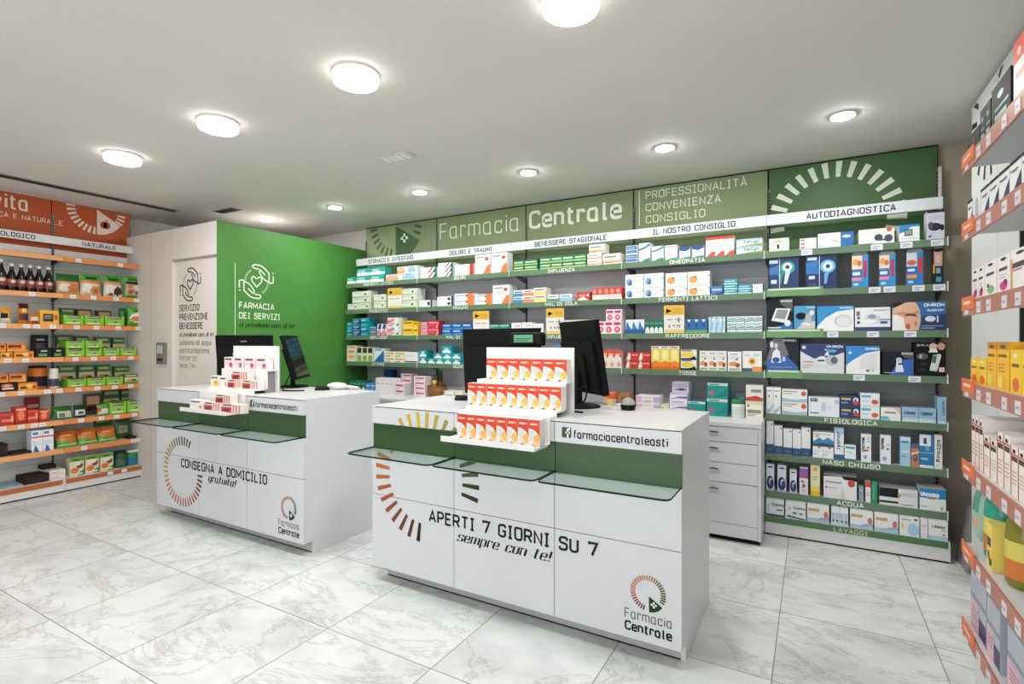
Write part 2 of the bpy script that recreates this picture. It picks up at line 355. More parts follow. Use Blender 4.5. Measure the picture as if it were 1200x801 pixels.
m = MB(); m.box(-.036,.036,-1.58,1.18,-.008,-.005, '2a2724'); m.box(-.004,.004,-1.58,1.18,-.010,-.006, '4a4641'); m.obj('slot', t)
t = thing('air_vent', 'short dark rectangular air vent in the ceiling above the white cabin', 'vent', (-4.86, 3.02, CEIL))
m = MB(); m.box(-.15,.15,-.055,.055,-.006,0, '9c9993'); m.obj('frame', t)
m = MB(); m.box(-.135,.135,-.04,.04,-.008,-.005, '2b2a28'); [m.box(-.135,.135,-.03+.02*i,-.026+.02*i,-.011,-.006, '55534f') for i in range(4)]; m.obj('louvre', t)
t = thing('emergency_light', 'white rectangular ceiling fitting with four clear slots', 'emergency light', (-2.45, 2.715, CEIL))
m = MB(); m.box(-.13,.13,-.055,.055,-.012,0, 'c9c7c3'); m.obj('housing', t, .003)
m = MB()
for i in range(4): m.box(-.105+.055*i,-.063+.055*i,-.038,.038,-.016,-.011, 'f1f1ee')
m.obj('lens', t)

# ================================================================ service counters
TOP = .945
glass = glassmat()
def counter(x0, x1, label, paint, words_on):
    t = thing('service_counter', label, 'counter', (0,0,0)); y0 = 2.115
    m = MB(); m.box(x0+.004,x1-.004,y0+.02,2.75,.0766,TOP-.03, '3b3c3d'); m.obj('carcass', t)
    m = MB(); m.box(x0,x0+.02,y0+.0205,2.752,.0766,TOP-.0041, lam); m.obj('side_panel', t, .001)
    m = MB(); m.box(x1-.02,x1,y0+.0205,2.752,.0766,TOP-.0041, lam); m.box(x1-.02,x1,2.195,2.752,0,.0765, lam); m.obj('side_panel', t, .001)
    m = MB(); m.box(x0,x1,y0-.001,2.753,TOP-.004,TOP, lam); m.box(x0+.0205,x1-.0205,y0+.003,2.75,TOP-.0299,TOP-.0041, '2e2e30'); m.obj('countertop', t)
    m = MB(); m.box(x0+.04,x1-.0205,2.195,2.72,0,.0766, 'b9b7b8'); m.box(x0+.042,x1-.02,2.1945,2.2,0,.006, '1c1c1c'); m.obj('plinth', t)
    wd = (x1-x0)/3
    for i in range(3):
        a, b = x0+wd*i+(.0015 if i else 0), x0+wd*(i+1)-(.0015 if i < 2 else 0)
        for n, z0, z1, mm, dy in (('top_fascia', .850, TOP-.008, lam, 0), ('green_panel', .712, .849, mat('37552f', .28), .009), ('upper_front_panel', .468, .711, lam, 0), ('lower_front_panel', .0766, .465, lam, 0)):
            m = MB(); m.box(a,b,y0+dy,y0+.02,z0,z1, mm); m.obj(n, t, .0008)
        m = MB(); gy = 1.925; r = .025
        pts = [(a+.004, y0+.012), (a+.004, gy+r), (a+.004+r*.3, gy+r*.3), (a+.004+r, gy), (b-.004-r, gy), (b-.004-r*.3, gy+r*.3), (b-.004, gy+r), (b-.004, y0+.012)]
        fl = lambda x, y, d: Vector((x, y, .714+d))
        m.prism(pts, fl, .007, glass); gs = m.obj('glass_shelf', t)
        m = MB(); q = pts
        for (xa, ya), (xb, yb) in zip(q[:-1], q[1:]): 
            dx, dy = xb-xa, yb-ya; l = math.hypot(dx, dy); nx, ny = -dy/l*.0012, dx/l*.0012
            m.face([(xa-nx,ya-ny,.7135),(xb-nx,yb-ny,.7135),(xb-nx,yb-ny,.7215),(xa-nx,ya-ny,.7215)], '17281f')
        m.obj('polished_edge', gs)
    p = facing_aisle(y0)
    m = MB(); paint(m, p); m.obj('sunburst_graphic', t)
    m = MB(); words_on(m, p); account(m, p, x1); m.obj('lettering', t)
    m = MB(); emblem(m, p, x1); m.obj('pharmacy_emblem', t)
    return t
INK = '1f2a1c'
def account(m, p, x1):
    rect(m, p, x1-.511, x1-.466, .873, .918, '2f5427'); fm = 'f2f2f0'
    stroke(m, fillet([(x1-.471,.911,0),(x1-.483,.911,1),(x1-.483,.874,0)], .008), .0042, p, fm, .002); stroke(m, [(x1-.494,.895),(x1-.472,.895)], .0036, p, fm, .002)
    text(m, 'farmaciacentraleasti', p, x1-.457, .873, .036, INK, .15, .405)
def emblem(m, p, x1):
    pharmacy_mark(m, p, x1-.132, .277, .072)
    text(m, 'Farmacia', p, x1-.228, .158, .04, '4a4f48', .10, .192); text(m, 'Centrale', p, x1-.228, .108, .04, INK, .19, .192)
def paint_front(m, p):
    col = ramp([(-30, '232c1c'), (0, '3e4223'), (45, '6f7030'), (75, 'b2a338'), (100, 'd0b63c'), (130, 'd58b3f'), (180, 'c4602a'), (215, '96451e'), (245, '5c2d14'), (272, '2c150c')])
    burst(m, p, -1.723, .596, .237, .335, .021, [a for a in [-12+11*k for k in range(26)]], col, [(0, .711), (.851, .935)])
def words_front(m, p):
    text(m, 'APERTI 7 GIORNI SU 7', p, -1.695, .376, .064, INK, .17, .908)
    text(m, 'sempre con te!', p, -1.52, .309, .056, INK, .19, .505, italic=True)
def paint_rear(m, p):
    col = ramp([(0, '4c2417'), (20, '6d3319'), (60, '4d4430'), (100, '5a4a2a'), (140, 'a08a3a'), (180, 'c7a544'), (230, 'c87a3a'), (290, 'b85c30'), (360, '4c2417')])
    burst(m, p, -3.94, .358, .19, .25, .016, [66+8.6*k for k in range(35)], col)
def words_rear(m, p):
    text(m, 'CONSEGNA A DOMICILIO', p, -3.96, .388, .064, INK, .17, .978)
    text(m, 'gratuita!', p, -3.625, .325, .058, INK, .2, .31, italic=True)
counter(-2.085, -.444, 'white service counter lettered APERTI 7 GIORNI SU 7 with green band', paint_front, words_front)
counter(-4.285, -2.645, 'white service counter lettered CONSEGNA A DOMICILIO with green band', paint_rear, words_rear)

# ---------------------------------------------------------------- stepped cardboard displays
def display(x0, x1, label):
    t = thing('stepped_display', label, 'display stand', (0,0,0)); c = 'eeeceb'
    m = MB(); m.box(x0-.01,x1-.01,1.985,2.113,.825,.836, c); m.box(x0-.01,x1-.01,1.978,1.9849,.825,.85, c); m.obj('tray', t)
    m = MB(); m.box(x0,x1,2.106,2.1135,.836,.952, c); m.box(x0,x1,2.1136,2.1645,TOP+.001,.956, c); m.obj('riser', t)
    m = MB(); m.box(x0+.005,x1+.005,2.165,2.172,TOP+.001,.974, c); m.box(x0+.005,x1+.005,2.1721,2.2575,.966,.974, c); m.obj('step', t)
    m = MB(); m.box(x0+.01,x1+.01,2.258,2.265,.974,1.10, c); m.box(x0+.01,x1+.01,2.2651,2.3445,1.092,1.10, c); m.obj('step', t)
    m = MB(); m.box(x0+.012,x1+.014,2.345,2.352,TOP+.001,1.262, c); m.obj('back_board', t)
    for x in (x0+.03, x1-.03): m = MB(); m.box(x,x+.006,2.27,2.34,TOP+.001,1.09, '8f8f91'); m.obj('side_support', t)
display(-1.505, -1.01, 'white stepped display of orange and white cartons on the nearer counter')
display(-3.71, -3.2, 'white stepped display of pink and red boxes on the CONSEGNA counter')

# ---------------------------------------------------------------- computers and small things on the counters
def rotxz(p, tilt, piv):
    y, z = p[1], p[2]-piv; return (p[0], y*math.cos(tilt)-z*math.sin(tilt), piv+y*math.sin(tilt)+z*math.cos(tilt))
def monitor(x, y, rz, tilt, label, wd=.47, ht=.33, z0=.06, base=True, logo=None):
    """screen looks along +y of its own frame, its back along -y"""
    t = thing('computer_monitor', label, 'monitor', (x, y, TOP), rz); k = mat('0a0a0b', .55)
    def tl(m):
        m.v = [rotxz(v, tilt, z0+.1) for v in m.v]; return m
    m = MB(); m.box(-wd/2,wd/2,-.012,.018,z0,z0+ht, k); m.box(-wd*.44,wd*.44,-.03,-.012,z0+.02,z0+ht*.72, mat('0c0c0d', .55)); m.box(-wd/2,wd/2,-.0135,-.011,z0+ht*.66,z0+ht*.672, '1d1e20')
    m.box(-wd*.22,wd*.22,-.042,-.0301,z0+.03,z0+ht*.55, mat('0c0c0d', .55)); tl(m).obj('housing', t, .004)
    m = MB(); m.box(-wd/2+.015,wd/2-.015,.018,.0185,z0+.022,z0+ht-.015, mat('0b0d10', .12)); tl(m).obj('screen', t)
    if logo:
        m = MB(); text(m, logo, frame((0,-.012,0),(1,0,0),(0,0,1),(0,-1,0)), -.025, z0+ht*.84, .012, 'b9bcbf', .16, .05); tl(m).obj('lettering', t)
    m = MB(); m.box(-.022,.022,-.05,-.022,.012,z0+.13, '0f1011'); m.obj('stand_neck', t, .004)
    m = MB(); m.lathe([(.112, 0), (.112, .006), (.1, .012), (.03, .016)], '0e0f10', 32, (0,-.03,0)); m.obj('stand_base', t)
    return t
monitor(-1.505, 2.52, 0, R(4), 'black monitor seen from behind above the orange carton display', .49, .37, .05)
monitor(-1.06, 2.64, R(-42), R(9), 'black tilted monitor on round base beside the orange carton display', .43, .385, .075)
monitor(-3.97, 2.62, R(27), R(6), 'black monitor seen from behind in front of the green cabin wall', .46, .34, .06, logo='FUJITSU')
monitor(-3.44, 2.70, R(-52), R(17), 'black slanted monitor on round base beside the pink box display', .40, .34, .06)
def cable(pts, label):
    m = MB(); P = [Vector(p) for p in pts]; out = []
    for i in range(len(P)-1):
        p0, p1, p2, p3 = P[max(i-1,0)], P[i], P[i+1], P[min(i+2,len(P)-1)]
        for k in range(6):
            s = k/6; out.append(.5*((2*p1)+(p2-p0)*s+(2*p0-5*p1+4*p2-p3)*s*s+(3*p1-p0-3*p2+p3)*s**3))
    m.tube(out+[P[-1]], .0045, '0d0d0e', 7); tag(m.obj('cable'), label, 'cable')
cable([(-1.02,2.54,1.06),(-1.1,2.48,1.01),(-1.17,2.44,.965),(-1.17,2.40,.952),(-1.12,2.37,.951)], 'black cable hanging from the tilted monitor behind the orange cartons')
cable([(-1.0,2.52,1.07),(-.99,2.47,1.0),(-1.03,2.40,.953),(-.99,2.38,.951),(-.96,2.37,.951)], 'second black cable lying across the base of the tilted monitor')
cable([(-3.40,2.60,1.05),(-3.34,2.52,.99),(-3.28,2.45,.953),(-3.18,2.40,.951),(-3.08,2.47,.951)], 'black cable lying on the CONSEGNA counter by the slanted monitor')
# customer display on a pole
t = thing('customer_display', 'small black customer display with green LCD behind the carton display', 'display', (-1.29, 2.418, TOP), R(-6))
m = MB(); m.box(-.1,.1,-.022,.03,.325,.395, '111213'); m.obj('housing', t, .012)
m = MB(); m.box(-.068,.05,-.0235,-.021,.343,.382, '5fa77c'); rect(m, facing_aisle(-.0235), -.058, .04, .36, .364, '2d5a41'); rect(m, facing_aisle(-.0235), -.058, .02, .35, .354, '2d5a41'); m.obj('lcd', t)
m = MB(); m.lathe([(.014, .01), (.014, .33)], '151617', 14); m.obj('pole', t)
m = MB(); m.lathe([(.048, 0), (.048, .008), (.03, .014)], '151617', 24); m.obj('stand_base', t)
# printer, mice, scanner, dome
t = thing('receipt_printer', 'grey box-shaped printer behind the pink box display', 'printer', (-3.575, 2.452, TOP))
m = MB(); m.box(-.175,.175,-.09,.07,0,.2, 'a3a4a6'); m.box(-.17,.17,-.085,.07,.2,.27, 'b9babb'); m.obj('body', t, .006)
m = MB(); m.box(-.14,.165,-.094,-.088,.195,.21, '202123'); m.obj('paper_slot', t)
def dome(name, label, cat, x, y, rx, ry, h, c, rz=0, split=None):
    t = thing(name, label, cat, (x, y, TOP), rz)
    prof = [(1, 0), (1.04, .25), (.97, .5), (.8, .75), (.5, .92), (.12, 1)]
    def part(pr, cc, nm):
        m = MB(); m.lathe([(r, z*h) for r, z in pr], cc, 24); m.v = [(a*rx, b*ry, z) for a, b, z in m.v]; m.obj(nm, t)
    if split: part([(.92, 0), (1, .12), (1.04, .3), (1.02, .45)], c, 'base'); part([(1.0, .452), (.97, .6), (.8, .8), (.5, .94), (.12, 1)], split, 'dome')
    else: part(prof, c, 'shell')
    return t
dome('countertop_device', 'small round device with grey dome and black base on the nearer counter', 'device', -.815, 2.62, .036, .036, .062, '19191a', 0, 'a9a9a8')
tm = dome('computer_mouse', 'black computer mouse left of the orange carton display', 'mouse', -1.80, 2.57, .032, .052, .03, '151516', R(-60))
m = MB(); m.box(-.002,.002,-.05,-.01,.022,.031, '3a3a3b'); m.obj('scroll_wheel', tm)
tm = dome('computer_mouse', 'black computer mouse on the CONSEGNA counter beside white scanner', 'mouse', -3.05, 2.60, .03, .05, .032, '1a1a1b', R(-40))
m = MB(); m.box(-.002,.002,-.045,-.01,.024,.033, '3a3a3b'); m.obj('scroll_wheel', tm)
t = thing('barcode_scanner', 'white handheld scanner lying beside black mouse on the CONSEGNA counter', 'scanner', (-2.99, 2.685, TOP), R(25))
m = MB(); m.grid([[(-.07+.028*i, .032*s*math.cos(R(a)), .027+.026*s*math.sin(R(a))) for a in range(0, 360, 30)] for i, s in enumerate((.5, .85, 1, 1, .8, .55))], 'e2e0de', True); m.obj('head', t)
m = MB(); m.tube([(.05,0,.026),(.09,.005,.02),(.13,.01,.013),(.15,.012,.0125)], .0125, 'd6d4d2', 12); m.obj('handle', t)
# ================================================================ shelving along the back wall
ORD = ['first','second','third','fourth','fifth','sixth','seventh','eighth','ninth','tenth']
XB = [-4.29, -3.31, -2.283, -1.278, -.279, .697]
PANEL = 4.26; SF = 3.96
upr = '5a5b5d'; backg = noisy('grey_back_panel', 'c9c9cd', .02, 3, .5, 0); backl = noisy('pale_back_panel', 'dededd', .02, 3, .5, 0); backd = noisy('darker_back_panel', '9a9f9e', .02, 3, .5, 0)
OLIVE = noisy('olive_sign', '7b8c63', .02, 3, .5, 0); GREENP = noisy('green_sign', '3e6433', .04, 2, .5, 0); STRIP = '617f61'
def slots(m, x, y, z0, z1, front):
    """slotted post: dark slots punched in a grey steel face"""
    z = z0
    while z < z1:
        rect(m, front, x-.0045, x+.0045, z, z+.014, '0e0e0f', .0006); z += .024
def strip_text(m, pl, s, x0, x1, z): text(m, s, pl, x0, z-.036, .03, 'dfe8d8', .19, x1-x0, d=.0008)
LV = {'A': 1.90, 'B': 1.6255, 'C': 1.356, 'D': 1.086}
FV = {'F1': 1.90, 'F2': 1.635, 'F3': 1.36, 'F4': 1.087, 'F5': .805, 'F6': .535, 'F7': .283}
LET = {('A',0):('FERMENTI LATTICI',426,461,1),('A',1):('DOLORI',532,546,1),('A',2):('INFLUENZA',641.6,673.7,1),('A',3):('OMEOPATIA',784.6,826.4,1),
 ('B',0):('PROBIOTICI',432.5,455,1),('B',1):('TRAUMI',530.4,548.5,1),('B',2):('MAL DI GOLA',638.7,676.8,1),('B',3):('FERMENTI LATTICI',771.9,841,1),
 ('C',0):('REFLUSSO',433.5,454,1),('C',1):('MAL DI TESTA',522.7,557,1),('C',2):('INFLUENZA',641,668,1),('C',3):('RAFFREDDORE',780,832.4,1),
 ('D',0):('STIPSI',436,450.5,1),('D',1):('OCCHI',531,543,1),('D',3):('TOSSE',795,816.7,1),
 ('F5',4):('FISIOLOGICA',966,1028.6,1),('F6',4):('NASO CHIUSO',964,1031.8,1),('F7',4):('ACQUA',980,1012.6,1)}
HEAD = [('STOMACO E INTESTINO',-4.11,-3.494),('DOLORI E TRAUMI',-3.04,-2.557),('BENESSERE STAGIONALE',-2.117,-1.457),('IL NOSTRO CONSIGLIO',-1.083,-.484),('AUTODIAGNOSTICA',-.037,.4625)]
TAGS = {'F1':[(939,952),(1020.5,1034.5),(1055,1069.5),(1091,1106)],'F2':[(948,961),(1018,1032),(1035.5,1049.5),(1069,1083.5),(1093.5,1108)],'F3':[(908,920.5),(938.5,951),(969.5,982.5),(1016,1030),(1059.5,1074)],'F4':[(904,916),(1000,1013.5),(1064.5,1079)]}
def price_tag(x, y, z, wd, par, ht=.036):
    m = MB(); m.box(x-wd/2,x+wd/2,y-.0018,y,z-ht/2,z+ht/2, 'e6e6ee'); p = facing_aisle(y-.0018)
    for k in range(2): rect(m, p, x-wd*.36, x+wd*(.1+.2*k), z-ht*.28+k*ht*.3, z-ht*.12+k*ht*.3, '9a9fc0', .0004)
    m.obj('price_tag', par)
for i in range(5):
    a, b = XB[i], XB[i+1]; last = i == 4
    t = thing('shelving_unit', 'wall shelving bay with green shelf edges headed '+HEAD[i][0], 'shelving', (0,0,0), 0, 'green shelving bays along the back wall')
    m = MB(); zb = .05 if last else .775
    m.box(a+.0006,b-.0006,PANEL,PANEL+.03,zb,1.954, backd if last else backg); p = facing_aisle(PANEL)
    for k in range(int((1.955-zb)/.09)): rect(m, p, a, b, zb+.09*k, zb+.09*k+.002, '9fa0a3' if not last else '7c807f', .0005)
    m.obj('back_panel', t)
    m = MB(); m.box(a+.006,b-.006,PANEL-.004,PANEL+.03,1.955,CEIL-.012, GREENP if last else OLIVE); m.box(a+.0006,b-.0006,PANEL+.002,PANEL+.0299,1.9551,CEIL-.001, '121412'); sg = m.obj('sign_panel', t)
    m = MB(); p = facing_aisle(PANEL-.004)
    if i == 0:
        m2 = '39562f'; cx, cz = -3.856, 2.545
        rect(m, p, a+.01, cx, 1.96, cz-.008, '889a70', .0004)
        ellipse(m, p, cx, cz-.02, .37, .37, '33592b', .0012, -90, -29, 12, True)
        burst(m, p, cx, cz, .265, .362, .03, [186+12*k for k in range(7)]+[-22,-10], m2, [(0, CEIL-.02)])
        plus(m, p, -3.735, 2.385, .048, 'dfe6d3', .0018)
    if i == 1: text(m, 'Farmacia', p, -3.27, 2.318, .165, 'd3dcc0', .085, .918)
    if i == 2: text(m, 'Centrale', p, -2.25, 2.318, .165, 'e4ead6', .16, .874)
    if i == 3:
        rect(m, p, -1.233, -1.226, 2.244, 2.524, 'dfe6cf')
        for s, z, x1 in (('PROFESSIONALITÀ', 2.448, -.419), ('CONVENIENZA', 2.35, -.601), ('CONSIGLIO', 2.252, -.715)): text(m, s, p, -1.178, z, .064, 'd3dcc0', .13, x1+1.178)
    if last: burst(m, p, .127, 2.125, .302, .41, .034, [-14+12.4*k for k in range(17)], 'dde6d4')
    m.obj('lettering', sg)
    m = MB()
    for x in (a,) if not last else (a, b):
        m.box(x+.0008 if x == a else x-.0165,x+.0155 if x == a else x-.0008,PANEL-.012,PANEL,.0 if last else .775,2.40, upr); slots(m, x+(.0075 if x == a else -.0085), PANEL, .1 if last else .8, 2.36, facing_aisle(PANEL-.012))
    m.obj('upright', t)
    if last:
        m = MB(); m.box(b-.004,b+.012,PANEL-.03,PANEL-.012,1.95,2.40, 'd5d3ce'); m.obj('end_post', t)
    m = MB(); m.box(a+.001,b-.001,4.112,4.122,2.11,2.183, 'dfe3ea'); m.box(a+.02,a+.03,4.122,PANEL-.004,2.14,2.16, '77787a'); m.box(b-.03,b-.02,4.122,PANEL-.004,2.14,2.16, '77787a')
    hs = m.obj('header_strip', t)
    s, x0, x1 = HEAD[i]; m = MB(); text(m, s, facing_aisle(4.112), x0, 2.124, .043, '23222a', .16, x1-x0); m.obj('lettering', hs)
    for lv, z in (FV if last else LV).items():
        m = MB(); m.box(a+.002,b-.002,SF+.006,PANEL-.001,z-.022,z, 'c3c5c6'); m.box(a+.002,b-.002,SF,SF+.006,z-.042,z+.0005, STRIP)
        m.box(b-.008,b-.002,SF-.001,SF+.004,z-.044,z+.012, 'e4e6e4'); sh = m.obj('shelf', t)
        for x in (a+.0025, b-.0075):
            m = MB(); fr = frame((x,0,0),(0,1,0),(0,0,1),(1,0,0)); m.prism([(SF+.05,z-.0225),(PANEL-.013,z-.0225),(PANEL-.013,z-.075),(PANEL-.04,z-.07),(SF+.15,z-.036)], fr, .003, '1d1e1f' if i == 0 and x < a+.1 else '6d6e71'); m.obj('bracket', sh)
        if (lv, i) in LET:
            s, u0, u1, _ = LET[(lv, i)]; m = MB(); strip_text(m, facing_aisle(SF), s, x_at(u0, SF), x_at(u1, SF), z); m.obj('lettering', sh)
        for u0, u1 in TAGS.get(lv, []) if last else []:
            x0, x1 = x_at(u0, SF), x_at(u1, SF); price_tag((x0+x1)/2, SF, z-.022, x1-x0, sh)
        if last and lv in ('F2','F3','F4'):
            m = MB(); m.box(a+.01,a+(.34 if lv != 'F4' else .22),SF-.004,SF-.001,z-.038,z+.016, '6c9a66'); rect(m, facing_aisle(SF-.004), a+.02, a+(.2 if lv == 'F4' else .32), z+.002, z+.012, 'dbe6d2', .0005); m.obj('shelf_talker', sh)
    if last:
        m = MB(); m.box(a+.002,b,3.9151,PANEL-.0005,.0121,.125, 'd9dadb'); m.box(a+.002,b-.012,3.909,3.915,.088,.126, '4b7546'); m.box(a+.004,b-.002,3.925,PANEL,0,.012, '151515'); bs = m.obj('base_plinth', t)
        m = MB(); text(m, 'LAVAGGI', facing_aisle(3.909), x_at(976.7,3.91), .091, .03, 'b4c2ae', .19, x_at(1017,3.91)-x_at(976.7,3.91)); m.obj('lettering', bs)
# worktop and drawer cabinets below the four narrow bays
m = MB(); m.box(XB[0],XB[4],3.635,PANEL,.745,.772, lam); tag(m.obj('worktop', bevel=.002), 'long white worktop below the back shelving', 'worktop')
for i in range(4):
    a, b = XB[i]+.002, XB[i+1]-.002
    t = thing('drawer_cabinet', 'white four-drawer base cabinet under the %s shelves' % HEAD[i][0], 'cabinet', ((a+b)/2, 3.65, 0), 0, 'drawer cabinets under the worktop'); h = (b-a)/2
    m = MB(); m.box(-h,h,.02,.6,.03,.744, lam); m.box(-h,-h+.018,0,.02,.03,.744, lam); m.box(h-.018,h,0,.02,.03,.744, lam); m.obj('carcass', t)
    m = MB(); m.box(-h+.01,h-.01,.03,.58,0,.03, '131313'); m.obj('plinth', t)
    for z0, z1 in ((.642,.742),(.509,.638),(.381,.505),(.119,.377)):
        m = MB(); m.box(-h+.019,h-.019,-.004,.02,z0,z1, lam); d = m.obj('drawer', t, .001)
        m = MB(); zz = z1-.035; m.box(-.25,.25,-.034,-.026,zz-.004,zz+.004, mat('8d8b88', .3, .9)); [m.box(x,x+.008,-.03,-.003,zz-.004,zz+.004, mat('8d8b88', .3, .9)) for x in (-.22, .212)]; m.obj('handle', d)
    m = MB(); m.box(-h+.019,h-.019,-.004,.02,.035,.116, lam); m.obj('kick_panel', t, .001)

# ================================================================ orange shelving on the left
LX = -5.62; LP = -5.87
LO = {'O1': 2.028, 'O2': 1.708, 'O3': 1.44, 'O4': 1.16, 'O5': .891, 'O6': .616, 'O7': .368}
ORG = noisy('orange_sign', 'b8501f', .04, 3, .5, 0); OST = 'f2a765'
OTAG = {'O1':[92,141],'O2':[37.5,85.5,109.5,136,160],'O3':[3,31,43,62,90,113,138.5,162],'O4':[9,30,88.5,110,132.5,153.5],'O5':[1.5,25,55.5,69.5,92,114,134.5,153],'O6':[3,25,40,50,95,119,137,157.5],'O7':[98.5,156.5,162],'O8':[129,145.5]}
for i, (a, b) in enumerate(((1.40, 2.03), (2.03, 2.655))):
    t = thing('shelving_unit', ['orange edged shelving bay headed BIOLOGICO with dark bottles', 'orange edged shelving bay headed NATURALE with green bags'][i], 'shelving', (0,0,0), 0, 'orange shelving bays on the left wall')
    F = facing_right(LP)
    m = MB(); m.box(LP-.03,LP,a+.0006,b-.0006,.03,2.0699, backl); [rect(m, F, a, b, .03+.1*k, .0325+.1*k, '86878b', .0005) for k in range(20)]; m.obj('back_panel', t)
    m = MB(); m.box(LP-.03,LP+.004,a+.004,b-.004,2.115,CEIL-.001, ORG); m.box(LP-.0299,LP+.002,a+.0006,b-.0006,2.07,2.1149, 'f4efec'); sg = m.obj('sign_panel', t)
    m = MB(); p = facing_right(LP+.004); k = 'ecd9cc'
    if i == 0: text(m, 'vita', p, 1.645, 2.41, .125, k, .13, .228); text(m, 'ICA E NATURA', p, 1.655, 2.335, .042, k, .13, .37)
    else:
        text(m, 'LE', p, 2.04, 2.335, .042, k, .13, .075)
        ellipse(m, p, 2.372, 2.54, .225, .235, k, .001, -90, -31, 12, True)
        burst(m, p, 2.372, 2.54, .17, .237, .02, [180+10.5*q for q in range(9)]+[-8,-18,-28], k, [(0, CEIL-.004)])
        ellipse(m, p, 2.425, 2.402, .03, .034, 'bf4a1c', .002); ellipse(m, p, 2.45, 2.402, .03, .034, 'bf4a1c', .002); m.face([p(2.437,2.435,.002),p(2.445,2.455,.002),p(2.462,2.46,.002),p(2.452,2.443,.002)], 'bf4a1c')
    m.obj('lettering', sg)
    m = MB()
    for y in (a,) if i == 0 else (a, b):
        m.box(LP,LP+.012,y if y == a else y-.016,y+.016 if y == a else y,.02,2.42, '8b8b8b'); slots(m, y+(.008 if y == a else -.008), 0, .1, 2.4, facing_right(LP+.012))
    m.obj('upright', t)
    m = MB(); m.box(-5.765,-5.757,a+.001,b-(.001 if i == 0 else -.02),2.149,2.215, 'e9e7e7'); m.box(LP,-5.765,a+.05,a+.06,2.17,2.19, '777777'); m.box(LP,-5.765,b-.06,b-.05,2.17,2.19, '777777'); hs = m.obj('header_strip', t)
    m = MB(); text(m, ['BIOLOGICO','NATURALE'][i], facing_right(-5.757), [1.60,2.213][i], 2.162, .038, '3a3436', .17, [.282,.27][i]); m.obj('lettering', hs)
    for lv, z in LO.items():
        if lv == 'O1': z -= 0
        m = MB(); m.box(LP,LX-.005,a+.002,b-.002,z-.02,z, 'c9c6c2'); m.box(LX-.005,LX,a+.002,b-.002,z-.04,z, OST if i == 0 else 'ea8d4a'); sh = m.obj('shelf', t)
        for y in (a+.0025, b-.0075):
            m = MB(); fr = frame((0,y,0),(1,0,0),(0,0,1),(0,1,0)); m.prism([(LX-.05,z-.0205),(LP+.013,z-.0205),(LP+.013,z-.06)], fr, .003, '3c3c3c'); m.obj('bracket', sh)
        for u in OTAG.get(lv, []):
            y = y_at(u, LX)
            if a < y < b: m = MB(); m.box(LX,LX+.002,y-.022,y+.022,z-.036,z-.004, 'efe9e6'); rect(m, facing_right(LX+.002), y-.014, y+.012, z-.024, z-.018, 'c8b8b4', .0004); m.obj('price_tag', sh)
    m = MB(); m.box(LP,-5.59,a,b-.002,.012,.108, 'e4e2e1'); m.box(-5.59,-5.584,a+.004,b-.02,.07,.108, 'c06a35'); m.box(LP,-5.6,a,b,0,.012, '121212'); bs = m.obj('base_plinth', t)
    for u in OTAG['O8']:
        y = y_at(u, -5.585)
        if a < y < b: m = MB(); m.box(-5.584,-5.582,y-.022,y+.022,.074,.104, 'efe9e6'); m.obj('price_tag', bs)

# ================================================================ shelving on the right, running towards the camera
RX = .46; RP = .735; RE = 2.40
RV = {'S1': 1.925, 'S2': 1.69, 'S3': 1.43, 'S4': 1.15, 'S5': .868, 'S6': .585, 'S7': .312}
t = thing('shelving_unit', 'white shelving with reddish shelf edges along the right wall', 'shelving', (0,0,0))
m = MB(); m.box(RP,RP+.028,1.25,3.638,.0,CEIL-.02, 'd6d8d6'); p = facing_left(RP)
rect(m, p, -3.192, -3.188, 0, CEIL-.03, 'b9bbb9', .0005)
m.obj('back_panel', t)
m = MB(); burst(m, p, -3.33, 2.38, .2, .3, .03, [-150+23*k for k in range(15)], '2e3527', [(0, CEIL-.03)]); m.obj('lettering', t)
m = MB(); m.box(RP-.012,RP,2.83,2.85,.05,2.1, '2b2a2b'); m.obj('upright', t)
for lv, z in RV.items():
    m = MB(); m.box(RX+.006,RP-.001,1.25,RE,z-.024,z, 'c9cacb'); m.box(RX,RX+.006,1.25,RE,z-.05,z+.001, 'b07462')
    [m.box(RX+.05+.2*q,RX+.056+.2*q,RE-.02-.07*k-.02,RE-.02-.07*k,z-.0245,z-.0239, '3a3a3a') for q in (1,) for k in range(14)]
    sh = m.obj('shelf', t)
    m = MB(); m.box(RX-.003,RX,RE-.16,RE-.002,z-.03,z+.014, 'e0703a'); rect(m, facing_left(RX-.003), -(RE-.03), -(RE-.12), z-.012, z-.002, 'f0c9b0', .0004); m.obj('shelf_talker', sh)
    for k in range(7):
        y = RE-.06-.13*k-.02*(k % 2); m = MB(); m.box(RX-.002,RX,y-.02,y+.02,z-.046,z-.012, 'd8d3d8'); rect(m, facing_left(RX-.002), -y-.012, -y+.01, z-.032, z-.026, '9c98a8', .0004); m.obj('price_tag', sh)
m = MB(); m.box(RX+.03,RP,1.25,RE-.02,.0,.19, 'dcdddd'); m.obj('base_plinth', t)
# boards leaning in the corner
for nm, lb, x, y0, y1, h, c in (('wooden_board', 'brown wooden board leaning in the corner beside the FISIOLOGICA bay', .80, 3.76, 4.16, .475, '7a5a40'), ('grey_board', 'thin grey board leaning in front of the brown board in the corner', .745, 3.80, 4.05, .33, '909293')):
    m = MB(); m.prism([(-(y1-y0)/2,0),((y1-y0)/2,0),((y1-y0)/2,h-.02),((y1-y0)/2-.02,h),(-(y1-y0)/2+.02,h),(-(y1-y0)/2,h-.02)], frame((x,(y0+y1)/2,.0),(0,1,0),(.16,0,.987),(1,0,0)), .012, c)
    tag(m.obj(nm), lb, 'board')
